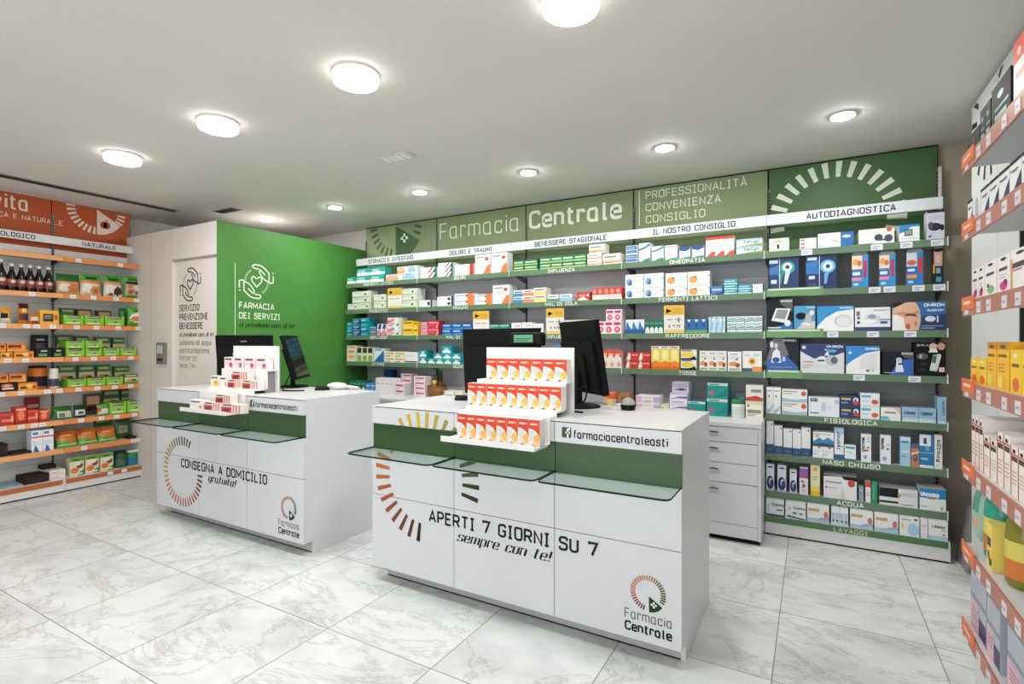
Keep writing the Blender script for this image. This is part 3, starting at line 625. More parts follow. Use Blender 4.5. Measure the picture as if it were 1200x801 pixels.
# ================================================================ packages
_S = {
'teal':'2fa59d|R 0 0 1 .36 eef6f4;E .35 .36 .4 .12 eef6f4;R .1 .6 .62 .74 bfeae4','teal2':'1a97a4|R 0 .42 1 .58 0d6f85;R .1 .64 .6 .8 b5e6ee;R .08 .1 .7 .24 70c8d6','tealmag':'1f4a86|R 0 .7 1 1 2b93b0;R .1 .42 .8 .62 d8b4d4;R .1 .1 .6 .22 9ac5e2','tealpink':'1b8fa0|E .5 .2 .3 .2 d63e6c;R .1 .7 .8 .84 b0e4ea',
'orangew':'f0ece8|R 0 0 .75 .55 f0a67a;R .1 .66 .7 .82 d98a62','bluew':'d9e8f2|R 0 .1 .8 .6 9cc8e2;R .1 .68 .6 .84 6ea4cc','pinkgreen':'f2efef|P a32450 .55 0 .8 1 .7 1 .45 0;P 1f6e58 .72 0 1 0 1 1 .92 1;L .06 .44 .75 2 c9b8bc',
'whtred':'f1eeee|R .8 0 1 1 c23a34;L .08 .6 .75 2 d6a6a6;R .66 .1 .78 .9 e8c6bc','tallorange':'f0efee|P e57a3c .55 0 1 0 1 .5 .75 .35;E .78 .76 .13 .09 b85a30;P aebfcb .1 .3 .7 .66 .7 .72;R .08 .82 .6 .88 8a8f98','smallorange':'eef0f4|R .68 0 1 1 e67c3a;E .64 .6 .07 .18 9a4a28;R .06 .62 .55 .76 8e97ac;R .06 .25 .4 .34 c2c8d6','greenyel':'0f7f5c|R 0 .08 1 .2 d9e27c;R .05 .5 .9 .7 e6ecb0;R .05 .3 .8 .38 2aa77f',
'peach':'f2ece6|R 0 .12 1 .34 e9a76a;R .08 .62 .75 .76 8c7f86;P d98a4c 0 .12 .6 .12 .3 .3','blue4':'dfe4ee|R .04 .52 .96 .92 3f6fb6;R .04 .1 .96 .44 4b7cc0;R .1 .66 .8 .74 c9d6ea;P b03a5a .04 .52 .5 .52 .3 .6','wavewht':'eef2f4|P 2b7fae 0 .7 .5 .78 1 1 1 .84 .5 .66 0 .6;P 2c8f86 .2 0 1 0 1 .2 .6 .14;L .12 .8 .5 3 b9c6cc','wavepink':'f3eff1|R 0 .84 1 .94 dba0bc;P 2c8f9e .1 0 1 0 1 .14 .5 .1;L .12 .8 .6 4 d2bcc8','wavenavy':'eef2f4|P 1f4f94 0 .72 .5 .6 1 .78 1 1 0 1;P 2f9aa8 .1 0 1 0 1 .18 .4 .12;R .15 .44 .8 .52 9fb6c8',
'redwht':'f2efee|R 0 .86 1 1 d64534;P d84a36 .1 0 1 0 1 .26 .6 .22;L .15 .8 .6 2 b9b4b4','longgreen':'eef1ee|R 0 .72 1 1 a7cfe0;P 7fae5c 0 0 1 0 1 .3 .5 .2;T Fenugil .3 .4 .34 5b6a74','longherb':'dfe5d6|R .0 0 1 .16 a9c08a;L .08 .6 .8 2 9aa392;E .7 .5 .06 .18 3d5a36;R .92 0 1 1 c9d4ba','whtnavy':'eff0f4|E .72 .5 .1 .3 2c3560;R .86 0 1 1 2c3a72;L .08 .55 .7 2 aab0c2',
'hblue':'e6edf4|R 0 0 1 .5 3d8fc0;R .1 .6 .9 .8 5a6c8e','horange':'f2efec|R 0 .05 1 .5 ea8a5c;R .1 .64 .85 .8 6d5c66','hyellow':'f2f0e8|R 0 .05 1 .5 e8d47a;R .1 .64 .85 .8 6b665e','hgreen':'eff2ef|R 0 .05 1 .4 4b8f7c;R .1 .6 .85 .8 8f9a98','hlight':'eef3f6|R 0 .05 1 .5 8cc4e2;R .1 .64 .85 .8 7c8fa8',
'redfan':'c93a30|P f1eae6 0 0 .9 0 .55 .4 .2 .3;E .4 .6 .3 .2 e9897a;P f1eae6 .7 .5 .9 .9 .95 .5','redsmall':'d8463a|R 0 0 1 .42 efe6e3;E .4 .7 .36 .2 e8907f;L .15 .8 .3 2 c9a9a4','bigblue':'edf0f2|E .22 .38 .17 .28 7fa8d4;P 34558c .12 .1 .36 .1 .3 .6 .22 .3;L .5 .86 .55 3 c6d2d0;R .06 .8 .9 .86 c9ced3;P 4b8c78 .86 .5 1 .6 1 .7','bigorange':'f0eeeb|E .26 .36 .2 .3 f0a05a;E .36 .56 .07 .1 6aa06a;L .52 .86 .55 3 c9d2c6;R .06 .8 .9 .86 cfcbc6;P 4b8c78 .86 .5 1 .6 1 .7','bluesm':'3a78c2|R .1 .5 .9 .72 b9d4ee;P 1f4f9a 0 0 1 0 1 .4','tealst':'2ea3b5|R 0 0 1 .2 d6eef0;R .1 .5 .8 .66 d9f0f2;P 0f7f96 0 .3 1 .3 1 .42','whtpl':'e9eef4|L .15 .7 .7 3 c4cedb',
'redblue':'f1edf0|P 27478f .1 .6 .7 .5 .9 1 .3 .95;E .4 .24 .4 .26 e58a98;P d8566a .5 0 1 0 .9 .3','candy':'e9efee|P e0808f 0 .2 .5 .6 .5 .9 0 .7;P e8a0a8 0 0 .3 0 .6 .4 .3 .4;P 35547f .6 .1 .8 .4 .85 .1;R .8 0 1 1 d9d4c2','yellow':'f2c72e|R .1 .62 .9 .82 8f6e1a;R .1 .3 .6 .4 f7e08a;R 0 0 1 .1 f7e9b0','pinkfade':'d98a98|R .1 .6 .8 .76 f0c4ca;R 0 .1 1 .3 e6a3ad','red':'d4334a|R .06 .62 .94 .82 ee9aa6;P f0c9cf .75 0 .85 0 1 .6 .9 .6;R .06 .3 .6 .4 e8707f','blue':'1f5fae|R .1 .58 .8 .8 c4dcf2;P 3f8fd0 0 0 1 0 1 .26 .4 .3','greenbx':'14846c|R .06 .56 .94 .74 cfe8df;R 0 0 1 .14 9fd0bf;R .06 .3 .6 .4 6ab8a2','whtsm':'eeecf0|P 4f4650 .2 .3 .85 .56 .8 .4;L .1 .7 .78 1 b9b4bc','dots':'e3e7df|E .3 .5 .05 .07 4a5a48;E .7 .5 .05 .07 4a5a48;R 0 0 1 .12 c7d2bd;L .1 .9 .85 1 a9b3a4','lime':'8fae3c|R 0 .7 1 .8 b5cc72','magenta':'f3e6ea|R .1 .68 .9 .9 c8286e;E .5 .32 .34 .26 dd5c78;E .5 .32 .16 .12 f0b0b8','bluebot':'e9f0f6|P 2f78bc 0 0 1 0 1 .3 .6 .5 .3 .9 .1 .6;P 1f4f94 0 0 1 0 1 .18 0 .3','darkgreen':'12664a|P dfeee6 0 0 1 0 .9 .36 .5 .5 .1 .36;R .1 .66 .9 .8 4fa585;R .1 .86 .9 .93 2f8a6a','bluegreen':'2266ac|R 0 0 1 .2 6bae5e;P dfe9f2 .2 1 .8 1 .5 .78;E .5 .55 .2 .16 1a4a86','paleblue':'d6e6f0|P 8fc0dc .1 0 .6 0 .9 .6 .4 .9;R .3 .88 .7 .96 5a7f9c;R .1 .1 .5 .18 b0cfe0','tealwht':'e4efee|P 2f8f96 0 .5 1 .62 1 .78 0 .6;P 1f5f74 0 .3 1 .4 1 .5 0 .4;R .1 .8 .7 .9 8fbfb8;R 0 0 1 .1 7fb8b6',
'honey':'f0e6da|E .5 .62 .4 .1 f0a050;E .5 .3 .4 .1 f0b060;R .1 .85 .9 .92 c98a50','olivejar':'dfe6c8|R .1 .6 .9 .95 3a3d30;E .5 .25 .36 .2 8fae4c;R 0 0 1 .08 a9c46a','bluetri':'dfe8ee|P 1f6cae 0 0 1 0 1 .9 .7 .6;R .1 .84 .8 .95 7f93a6','yeldark':'f2eada|E .75 .6 .2 .2 efb03a;R .08 .58 .55 .7 4a3f3a;R .08 .12 .6 .24 2f2a28','whtbar':'eef0ee|R .02 .04 .98 .16 3c4450;L .1 .9 .7 2 c4d0cc','tealpyr':'1d9aa6|P e9f5f4 .05 0 .95 0 .9 .3 .5 .6 .1 .3;R .25 .62 .75 .76 c2e6ee','bluebox':'3f86c4|R .1 .7 .9 .8 d3e6f4;R .1 .3 .6 .4 a8cbe8',
'redorg':'f0e8e2|R 0 .58 1 1 e2552a;E .35 .58 .4 .16 f0e8e2;E .6 .2 .25 .14 e8a878;R .1 .72 .8 .82 f4b59a','redpen':'cf3a34|P f2eae6 0 .15 .18 .9 .3 .9 .36 .2;R .4 .6 .95 .74 f0a8a0;P f2eae6 0 0 .3 0 .2 .2','yelorg':'f2dc6a|R 0 .88 1 1 efe9e2;E .5 .62 .34 .2 f7eca8;P f08a24 0 0 1 0 1 .3 .5 .36 0 .28;P e8661c 0 0 1 0 1 .14 0 .1;R .12 .92 .8 .96 a04a68','blackyel':'f0eee4|R 0 0 1 .16 1f2024;E .45 .5 .42 .26 f0d648;P 2a2b30 .5 .16 .95 .16 .9 .4 .7 .24;R .06 .86 .7 .95 4a4a52','fruit':'f2efec|E .4 .36 .34 .12 e39a5c;E .72 .3 .18 .12 9c4630;P 3a3430 .5 .56 .8 .7 .7 .56;R .15 .84 .75 .9 a9b4c4;R .1 .04 .9 .14 9db0a0;L .15 .85 .74 2 cfc6c0','sunflower':'eef0f0|E .5 .5 .2 .17 f0b92f;E .5 .5 .09 .08 7a5222;R 0 0 .5 .16 2b5a86;R .5 0 1 .24 f0954c;L .1 .42 .85 2 9cb2c4;L .58 .92 .85 2 9cb2c4',
'darkblue':'1f3f86|R .2 .1 .3 .9 35579c','purple':'e9e6ef|P 7c6aa8 0 .4 .5 .55 1 .5 1 .75 .5 .7;R 0 .86 1 1 d2cbe0;R .1 .1 .8 .2 a79cc0','purpled':'cfcadb|R 0 .55 1 1 b3adc6;P 5a4a86 .1 .35 .6 .5 .95 .35 .6 .25','tealbig':'12938c|R 0 .84 1 1 d2dcdc;E .22 .36 .12 .12 d8486a;R .1 .88 .6 .95 52777c;P 0b7f7a .4 .1 1 .2 1 .7','pinkw':'eee6ea|R 0 .15 .25 .9 e2b4c6;R .75 .15 1 .9 b9b0d2;L .3 .7 .8 2 b3a6b0;E .5 .3 .2 .14 d9b8a8','floral':'e8ead8|E .3 .5 .2 .26 a9c078;R .6 .2 .9 .8 d8c8c8;R 0 .85 1 1 b9d09a','pinkstr':'ece0e6|R .15 .5 .9 .8 bf4a74;R .1 .1 .5 .24 e0a8bc','cream':'ede9d8|R 0 .8 1 1 d6dcc4;R .1 .3 .9 .5 86957a;E .15 .72 .06 .08 b44a3a;L .1 .6 .24 2 c96a5a','redcap':'e6e3da|R 0 0 1 .2 c2402e;P c2402e 0 .2 1 .2 .6 .34;R .3 .55 .9 .75 7f8a92','greypack':'7f9ab4|R .3 .66 .7 .78 c6d4e0;R .2 .36 .8 .46 b0c2d2;R 0 .2 1 .26 4f6a86','brownbox':'a86f38|R .15 .55 .85 .75 6b3f1f;R .15 .2 .7 .4 c48a50',
'greybig':'d2d6d6|E .45 .35 .2 .3 eae0dc;P 40252a .42 .2 .52 .2 .5 .55 .4 .5;E .45 .75 .18 .12 d8b8b0','ther':'ece8e8|R .06 .3 .3 .7 c65a62;L .4 .9 .7 2 c8b8bc','longblue':'eef1f5|R .64 0 1 1 2a6cb4;E .8 .7 .12 .1 cfe0f0;P b8c4d2 .35 .5 .6 .3 .62 .36 .4 .58;L .05 .4 .85 2 aab4c4;R .05 .12 .1 .2 8a94a8','bino':'efece9|E .56 .42 .12 .22 3c4254;E .84 .34 .12 .24 48506a;P 4a5060 .56 .3 .84 .3 .84 .2 .5 .2;E .86 .92 .08 .16 c95a4a;L .05 .4 .8 2 d6cfc8;R 0 0 .4 .06 3c4254','squareblue':'eef0f2|P 2c86c8 0 1 1 1 1 .86 .6 .86 .3 .6 0 .5;R .26 .34 .66 .72 3a444a;R .3 .4 .62 .66 8fa09a;L .1 .9 .2 1 b8c0c8','speaker':'cfcede|R 0 .93 1 1 2a2a34;E .45 .44 .38 .14 33323a;E .22 .5 .16 .12 4a4952;E .86 .4 .12 .11 28272e;R .1 .08 .25 .16 45548c;L .1 .9 .8 2 b2b0c8',
'oral':'173a6e|P 2f74b4 0 .5 .35 .5 .35 .8 0 .7;R .0 .85 .3 .95 b8cfe6;E .62 .7 .26 .2 2f9f8c;E .62 .72 .17 .13 d8ece8;E .62 .72 .07 .06 1d2f55;P d6ece8 .56 .62 .72 .6 .6 .2 .5 .2;P 2f8f84 .3 .5 .5 .6 .4 .2;R .345 0 .365 1 d8e4ea;R .06 .22 .26 .34 c8d8e6','oral2':'142c60|P 2a74b8 0 .45 .42 .45 .42 .85 0 .8;R .05 .86 .36 .95 c4d6ea;E .72 .66 .25 .2 5fb0dc;E .72 .66 .17 .14 cfe4f2;E .72 .66 .07 .06 14386a;P 5fa8dc .6 .45 .75 .48 .68 .15 .6 .15;R .44 0 .462 1 d8e4f0;R .1 .3 .3 .4 c4d2ea;R .08 .08 .34 .18 3c3f78','kids':'2f8fcc|R 0 .55 .62 .95 efd5c0;E .2 .76 .16 .1 e0a25a;E .45 .72 .14 .09 c87a4a;R 0 .3 .6 .5 2a5fa8;R .05 .36 .5 .46 d6e6f4;R 0 .2 .6 .3 ea86a8;R .68 .3 .9 .8 b8385c;R 0 .95 1 1 7a8a86;R .1 .06 .4 .12 cde4f4','cars':'2a7cc2|R 0 .55 .62 .95 c9d6da;E .3 .66 .28 .08 cc5a34;R 0 .35 .6 .52 2a5fa8;R .05 .4 .5 .48 d6e6f4;R 0 .2 .62 .3 e8944a;R .7 .35 .95 .8 c0362c;R 0 .95 1 1 7a8a86;R .1 .06 .4 .12 cde4f4','pirate':'27292c|R .1 .5 .9 .92 c9968c;E .5 .7 .25 .12 d8b0a0;R 0 .3 .2 .55 e0943a;R .3 .3 .7 .45 6fa0b8;R .3 .06 .8 .2 4a8fae;E .5 .95 .4 .05 1a1a1c',
'om1':'22262c|P 0f6ab8 0 .05 1 .3 1 0 0 0;P 55555a .45 1 1 1 1 .6 .6 .8;P e4e8ec .18 .34 .36 .72 .92 .7 .74 .26;P 8a9096 .3 .42 .42 .68 .84 .66 .7 .38;E .8 .26 .12 .1 e8eef2;T OMRON .55 .9 .08 d8dce0;R .05 .1 .55 .14 cfe2f2','om2':'4a9ccc|P cfd0d2 0 0 1 0 1 .4 .4 .3;E .34 .6 .26 .14 20252c;P b4b8ba .45 .35 .6 .7 .85 .6 .8 .3;P e8ebec .3 .3 .5 .36 .85 .3 .7 .2;E .84 .72 .12 .1 e8dcd4;T OMRON .6 .9 .06 d0e6f4','om3':'eef1f3|P 2390cc 0 1 1 1 1 .86 .55 .78 .25 .55 0 .2;E .72 .4 .24 .26 d6d8da;E .74 .38 .2 .2 e6e7e8;R .5 .3 .53 .55 b8babc;T OMRON .62 .88 .07 f0f6fa','compa':'eceff2|R 0 0 1 .16 28406e;E .5 .5 .24 .22 d2dae2;E .48 .6 .12 .1 8ca4be;E .42 .4 .2 .1 f4f6f8;R .04 .64 .14 .84 8c6a66;R .06 .5 .14 .6 3c4654;R .06 .3 .14 .42 3c4654;R .72 .3 .92 .4 2f5a86;P 7fa6cc .7 .5 1 .5 1 .44 .7 .44;T CompAir .54 .84 .07 4a505c','baby':'2468b0|P e0b594 0 0 .5 0 .545 .35 .53 .7 .45 1 0 1;P 3a241e 0 1 .26 1 .1 .86 0 .8;P c98f72 .0 .6 .2 .66 .36 .6 .5 .72 .53 .6 .34 .5 .14 .56;E .37 .3 .14 .24 e6ad98;P 5c3a2c .22 .5 .3 .6 .44 .58 .5 .42 .44 .5 .34 .52;P f2eeea 0 0 .3 0 .24 .2 .22 .44 .1 .56 0 .56;E .3 .14 .05 .1 b85a50;E .45 .24 .03 .08 c4806c;P 1c3460 .54 0 1 0 1 .55 .56 .5;E .72 .4 .1 .1 e0e6ec;R .84 .28 .87 .5 d4dee8;T OMRON .6 .82 .12 f2f6fa;T DUOBABY .66 .66 .08 dfe8f2;R .56 .14 .96 .16 a8b8d0;R .56 .06 .8 .09 a8b8d0',
'complete':'2c3038|P 2460ae 0 0 1 0 1 .14 .6 .5 0 .35;P 6e6e74 0 .35 .2 1 .5 1 .7 .5 .4 .45;P e6eaf0 .14 .28 .2 .6 .32 .7 .42 .6 .46 .28;E .3 .36 .12 .08 2a50a0;E .16 .82 .06 .1 dfe4ea;E .3 .78 .05 .08 d6dce4;P b8cce2 .5 .3 .6 .34 .58 .46 .5 .46;T OMRON .5 .9 .07 d4d8de;R .1 .14 .8 .16 86a8d6','aerosol':'d9dde2|P 22336e 0 1 1 1 1 .72 .6 .5 .3 .5 0 .75;E .5 .42 .14 .16 e2e6ec;E .72 .44 .14 .18 b9bfc8;E .78 .44 .08 .12 5a6270;P dfe4ec .55 .6 .62 .75 .54 .82 .6 .82 .68 .6;R .4 .4 .56 .46 2c3a5c;T OMRON .6 .86 .09 e6ecf4;E .72 .76 .12 .06 4fa6d4;E .08 .88 .05 .06 dfc8d0;R .06 .36 .3 .4 c98a8c;L .06 .28 .28 2 d0a8a8','om4':'eff1f3|P 2888d2 0 1 1 1 1 .84 .6 .76 .2 .5 0 .3;P dfe1e4 .4 .2 .45 .7 .9 .74 .92 .16;R .6 .1 .7 .16 3a4046;R .76 .1 .84 .16 b9bdc2;E .12 .76 .05 .05 e2eef8;T OMRON .58 .86 .08 eaf3fa','micro':'20222c|P 2c62b4 .25 0 1 0 1 .7 .55 .65;P 505058 .6 1 1 1 1 .7 .7 .75;P e4e8ee .42 .12 .46 .6 .62 .6 .7 .14;E .54 .66 .1 .1 c8ccd4;P 26304a .5 .45 .68 .45 .66 .52 .52 .52;T OMRON .62 .88 .09 d8dce4;R .06 .08 .4 .11 a8b0c4','braun':'141617|E .25 .58 .19 .1 4c5450;E .2 .58 .05 .06 a8b0ac;E .3 .35 .12 .06 2c3230;E .25 .18 .12 .06 2c3230;P d9dcdb .48 .16 .6 .62 .82 .66 .86 .6 .72 .14;P 2f6a54 .55 .4 .6 .6 .72 .62 .68 .38;E .6 .86 .13 .12 d8b09a;E .86 .88 .12 .11 c89a84;P ece6e2 .45 .7 .75 .7 .7 .8 .52 .82;R .78 .12 .96 .26 e2c2b4;T BRAUN .06 .88 .06 c8cccb',
'slim':'ecf0f2|R .1 .84 .8 .88 a8aeb4;E .35 .66 .12 .05 7c8c98;P bcd4e2 0 .1 1 .35 1 .2 .4 0 0 0;R .1 .1 .5 .14 8ca8c0','redsq':'eef0f0|R .05 .78 .6 .88 c8a088;E .86 .7 .1 .2 d8583c;P a8c4d6 0 .0 1 .0 1 .3 .5 .2 0 .3;R .05 .62 .4 .7 b0b8c0','chicco':'e9edf3|R .06 .76 .3 .94 262c48;T Chicco .09 .81 .09 eef0f4;E .5 .5 .08 .24 ccd6e4;E .92 .8 .07 .12 b8c6dc;R .06 .14 .34 .2 5a6a90;E .7 .5 .06 .1 d4dcea','navybx':'1e3564|R .06 .6 .55 .78 d9b45c;R .06 .3 .4 .42 7aa0cc;E .82 .62 .14 .22 eef0f4;E .8 .6 .06 .12 3a3f6a;E .84 .36 .16 .16 cc4440','whtaqua':'eef3f5|R .05 .66 .55 .84 6fb0c8;E .76 .34 .18 .18 d8583c;R 0 0 1 .1 cfe4ec;L .08 .5 .44 2 b4c4cc','peachaqua':'eef2f0|P 8fd0cc 0 0 .5 0 .4 .3 0 .34;P f0c0ac .6 1 1 1 1 .5 .8 .8;R .2 .56 .75 .7 8a8c92;R .1 .12 .4 .3 5fb4b8','libe':'9cc2dc|R 0 0 1 .26 d8e6ee;R 0 .18 1 .24 b4d4e6;T Libenar .12 .5 .26 2f5a86','libev':'9cc4e0|R 0 0 1 .1 d4e4ee;V Libenar .78 .3 .3 2f5a86',
'navywht':'eceef0|R 0 0 1 .28 28507c;E .78 .9 .1 .03 3c5a78;R .3 .1 .7 .14 5a7ea4','mount':'eef1f3|P 2f86b8 0 .3 .3 .62 .5 .45 .72 .66 1 .4 1 .1 0 .1;P 1f3f62 0 0 1 0 1 .14 .5 .24 0 .14;R .05 .82 .9 .9 b8c4c8;E .2 .72 .1 .08 e9a060','spray':'ecf2f6|P d88a5a .4 1 .9 1 .6 .8;L .1 .8 .6 2 c4d2dc;R .1 .3 .4 .36 9ab0c4','tallaqua':'e6eff4|R 0 0 1 .16 2a5a98;R 0 .8 1 1 a8d2e4;V Isomar .62 .3 .38 3a5a7a;R .6 .4 .9 .44 9ab8cc','smallaqua':'ecf4f6|R .1 .78 .9 .92 3f9aa4;R 0 0 1 .12 3a6aa8;L .2 .8 .6 2 b4c8d4','farin':'ecf0f5|V Narhinel .36 .42 .34 2a2c3a;P cc5a44 .1 .36 .8 .4 .7 .46 .15 .44;E .7 .52 .12 .03 3a3f52;E .4 .18 .2 .07 8fa8cc;L .6 .9 .9 3 c4b4c0','farin2':'ecf0f5|V Narhinel .36 .5 .34 2a2c3a;E .7 .52 .14 .03 2f3446;E .4 .18 .2 .07 8fa8cc;R .55 .64 .85 .7 d0b8bc','lightstr':'a8cfe6|R 0 .86 1 1 d6e6f0;R .1 .8 .8 .86 3f78a8;R .1 .46 .9 .52 d6e8f4;R .1 .3 .6 .36 6fa8cc','orangeye':'cf7f4a|R 0 .8 1 1 40659c;E .5 .4 .3 .16 2f4f86;E .5 .42 .12 .07 7fa8d8;P f0d0b0 0 .6 1 .7 1 .6 0 .5','bluestripe':'2a7cb8|R 0 .66 .8 1 eef2f4;R .28 .72 .5 .9 2c4058;R .4 .52 .7 .66 6fb4c8;R 0 .44 1 .46 9fd0e0;R 0 0 1 .08 e8eef2;R .1 .24 .6 .3 9cd0e4','rinazina':'eef0f3|V Rinazina .72 .2 .5 22242e;R .7 .6 .86 .75 c06a74;E .4 .1 .12 .02 8fa0b8','swirl':'e6eaf2|E .5 .3 .46 .26 232f6c;E .62 .34 .26 .14 c8d4f0;E .7 .3 .22 .12 232f6c;R .2 .86 .8 .92 3c4a86;R .1 0 .9 .06 b8c0d8','pinkpur':'ede9ec|R 0 .66 1 .96 a45ab0;R 0 .6 1 .66 cc4a54;E .5 .32 .2 .08 b86a60;R .2 .44 .5 .5 4a4a52;L .2 .8 .2 2 c8b4bc','yelgrad':'efe6b8|R 0 0 1 .16 eec02c;R 0 .16 1 .3 f0d468;E .5 .86 .24 .06 e4b848;L .25 .75 .62 2 b8b090','mouth':'eceaec|P 26242c 0 1 1 1 1 .82 .62 .86 .55 .98 0 .94;E .84 .72 .11 .16 c4453c;P d8d6dc .5 0 .66 0 .6 .5 .56 .5;R .06 .66 .55 .74 a8a8b0;E .08 .46 .03 .06 d8685a;R .14 .44 .4 .48 b8b8c0','greysm':'8fa6b4|R .2 .7 .8 .8 c4d4dc','redtop':'eceae8|R 0 .74 1 1 cf4434;L .2 .8 .5 3 b8b4b2','greensl':'22906a|R .2 .2 .5 .8 4fb08c','blackflat':'e3e3e5|R 0 .48 .5 1 1f2124;R 0 .14 .5 .26 2f3034;E .52 .62 .04 .12 c8a04c;L .56 .95 .8 3 b8babd;R .56 .1 .9 .16 a8aab0','unca':'eef0f2|R 0 .56 1 1 1d86c4;T Uncadep .04 .62 .22 f2f6fa;R .3 .5 .6 .56 e89a78;R .04 .14 .3 .2 b8c0c8;E .85 .14 .05 .1 a8b8a8',
'compb':'e4e7ea|R 0 0 1 .12 2f4a78;P c6ccd2 .05 .2 .1 .7 .2 .7 .22 .2;T Clenny .35 .6 .16 4a4f5a;R .6 .36 .9 .44 44546c;P 8a96a4 .28 .78 1 .74 1 .68 .28 .72','compc':'e6e9ec|P 3a4a66 .05 .1 .95 .0 1 .05 .1 .2;T Clenny .4 .58 .16 4a4f5a;R .35 .3 .55 .4 56667c;R .66 .3 .85 .38 44546c;E .2 .6 .06 .14 c0c8d0','aspir':'e8ebec|R 0 0 1 .22 b0c8d8;R .06 .62 .55 .78 d0a25a;E .86 .48 .1 .2 d8705a;P 8fb4cc .4 .1 1 .2 1 .34 .6 .3','fial':'dfe8ec|R 0 .72 1 1 eceff0;R .08 .1 .42 .7 b8ccd8;R .58 .1 .92 .7 b8ccd8;R .15 .2 .38 .3 46505a;R .62 .2 .86 .3 46505a;R .49 0 .51 .72 8ca0ac','ampo':'e8ebea|E .7 .36 .3 .34 a8d0e8;R .1 .82 .6 .9 b8b8a0;E .14 .5 .06 .16 e8cc6a;E .82 .9 .1 .05 2c4468','liben2':'ecedec|T Libenar .2 .62 .17 4a5a68;R 0 0 1 .2 b4d4e0;E .8 .3 .06 .06 c8544a;R .7 .5 .9 .56 a8b0b4','whtplain':'eae6e8|R .2 .6 .8 .7 d4c4c8',
'display':'efebe6|P dc3f1c 0 1 1 1 1 .3 .88 .46 .66 .58 .35 .65 0 .68;E .7 .27 .26 .17 f0b548;E .82 .4 .14 .09 f3c060;E .55 .14 .2 .1 f3cf8a;R .12 .8 .7 .87 f6cdbc;R .74 .81 .84 .86 f6cdbc;L .12 .6 .58 5 c8ccd6;R 0 0 .7 .05 d8d2d0;R .3 .02 .5 .08 5a5f86','pinkben':'f0e2e4|R .08 .74 .8 .9 5c4a58;E .72 .3 .2 .26 d87f94;E .72 .34 .1 .12 8c4a5c;L .1 .5 .5 2 d8b4bc','redben':'f0e4e0|R 0 0 .5 .62 c2543c;P 7a2a24 .05 .1 .35 .1 .45 .5 .1 .4;R .08 .76 .5 .9 5c4a58;R .56 .05 .63 .9 dd8a78;R .7 .05 .77 .9 dd8a78;R .84 .05 .91 .9 dd8a78','yelben':'f1ebdc|R .08 .76 .8 .9 6a5a5c;E .6 .28 .32 .26 efc64e;P 8c6a30 .55 .4 .66 .6 .6 .2','whtben':'f2eeee|R .08 .72 .75 .86 5f5660;E .8 .3 .12 .2 c8a06a;L .1 .6 .5 2 dacccc',
'yelbio':'f0b63a|R .16 .2 .7 .74 3a3530;L .22 .64 .64 4 b8b4a8;E .84 .5 .1 .2 c84a2c','orgbox':'e8772a|R .1 .45 .75 .75 2e2622;E .85 .5 .12 .3 f0a04a;R 0 0 1 .2 f2a84c;R .2 .5 .65 .58 d0703a','orgyel':'f0a03a|R .1 .2 .5 .5 5c3420;E .6 .55 .2 .3 f6cf5c;E .84 .4 .12 .26 c8482a;R 0 .8 1 1 e2702a','blackpk':'26272a|R .25 .74 .75 .82 b0b0b0;L .2 .8 .6 3 6a6c70;R .1 .2 .4 .4 8a4c3a','blkgreen':'222523|R .15 .1 .7 .4 5f9a56;R .3 .6 .7 .75 c8ccc4','darkflat':'2a211e|R .08 .2 .92 .8 3a2c26','orgblk':'241f1e|E .4 .62 .36 .22 d8734a;R .1 .2 .8 .4 d8d0c8;E .4 .6 .2 .1 e8b88a','redgum':'c2332a|R .06 .3 .8 .5 e88a6e;R 0 .8 1 1 d8503c;E .85 .5 .1 .3 f0b090','darkred':'8a2420|R .1 .55 .9 .7 d8a098;R 0 0 1 .2 6a1a18','redpk':'cc3a28|E .5 .5 .3 .3 f08a50;R .1 .8 .9 .9 f4c0a0;R 0 0 1 .16 a02a1e','milk':'eef0f4|R 0 .66 1 .72 c8443c;P 2f6fb4 .2 .0 .7 .0 .5 .24 .3 .3;R .1 .8 .6 .92 5a86c0;L .1 .9 .5 3 c8d4e4','brwhite':'efe9e6|R .1 .4 .6 .55 d88a80;R 0 0 1 .12 d8d0cc','gcart':'e9dcc4|R 0 .8 1 1 5cab2e;R .2 .84 .7 .92 2f5f1c;E .35 .3 .3 .16 e0813a;E .7 .55 .24 .16 8a4a3a;P 4f9c34 .5 0 1 0 1 .3 .7 .2;R .55 .06 .9 .14 e8ecd8;E .5 .66 .3 .1 f2ece0','sbrown':'54402e|R .1 .5 .9 .9 caa27a;R .1 .2 .8 .4 3c2a20','spk':'4a8030|R 0 .28 1 .66 e4cfae;E .4 .42 .3 .1 d98a4c;E .7 .4 .2 .1 5c3426;R .1 .78 .9 .9 b8c8a0;R 0 0 1 .2 5fa63c','spk2':'3a6a2c|R 0 .3 1 .6 cdb496;E .6 .42 .3 .1 3c2a20;R .1 .78 .9 .9 a8b890;R 0 0 1 .2 5f9a44',
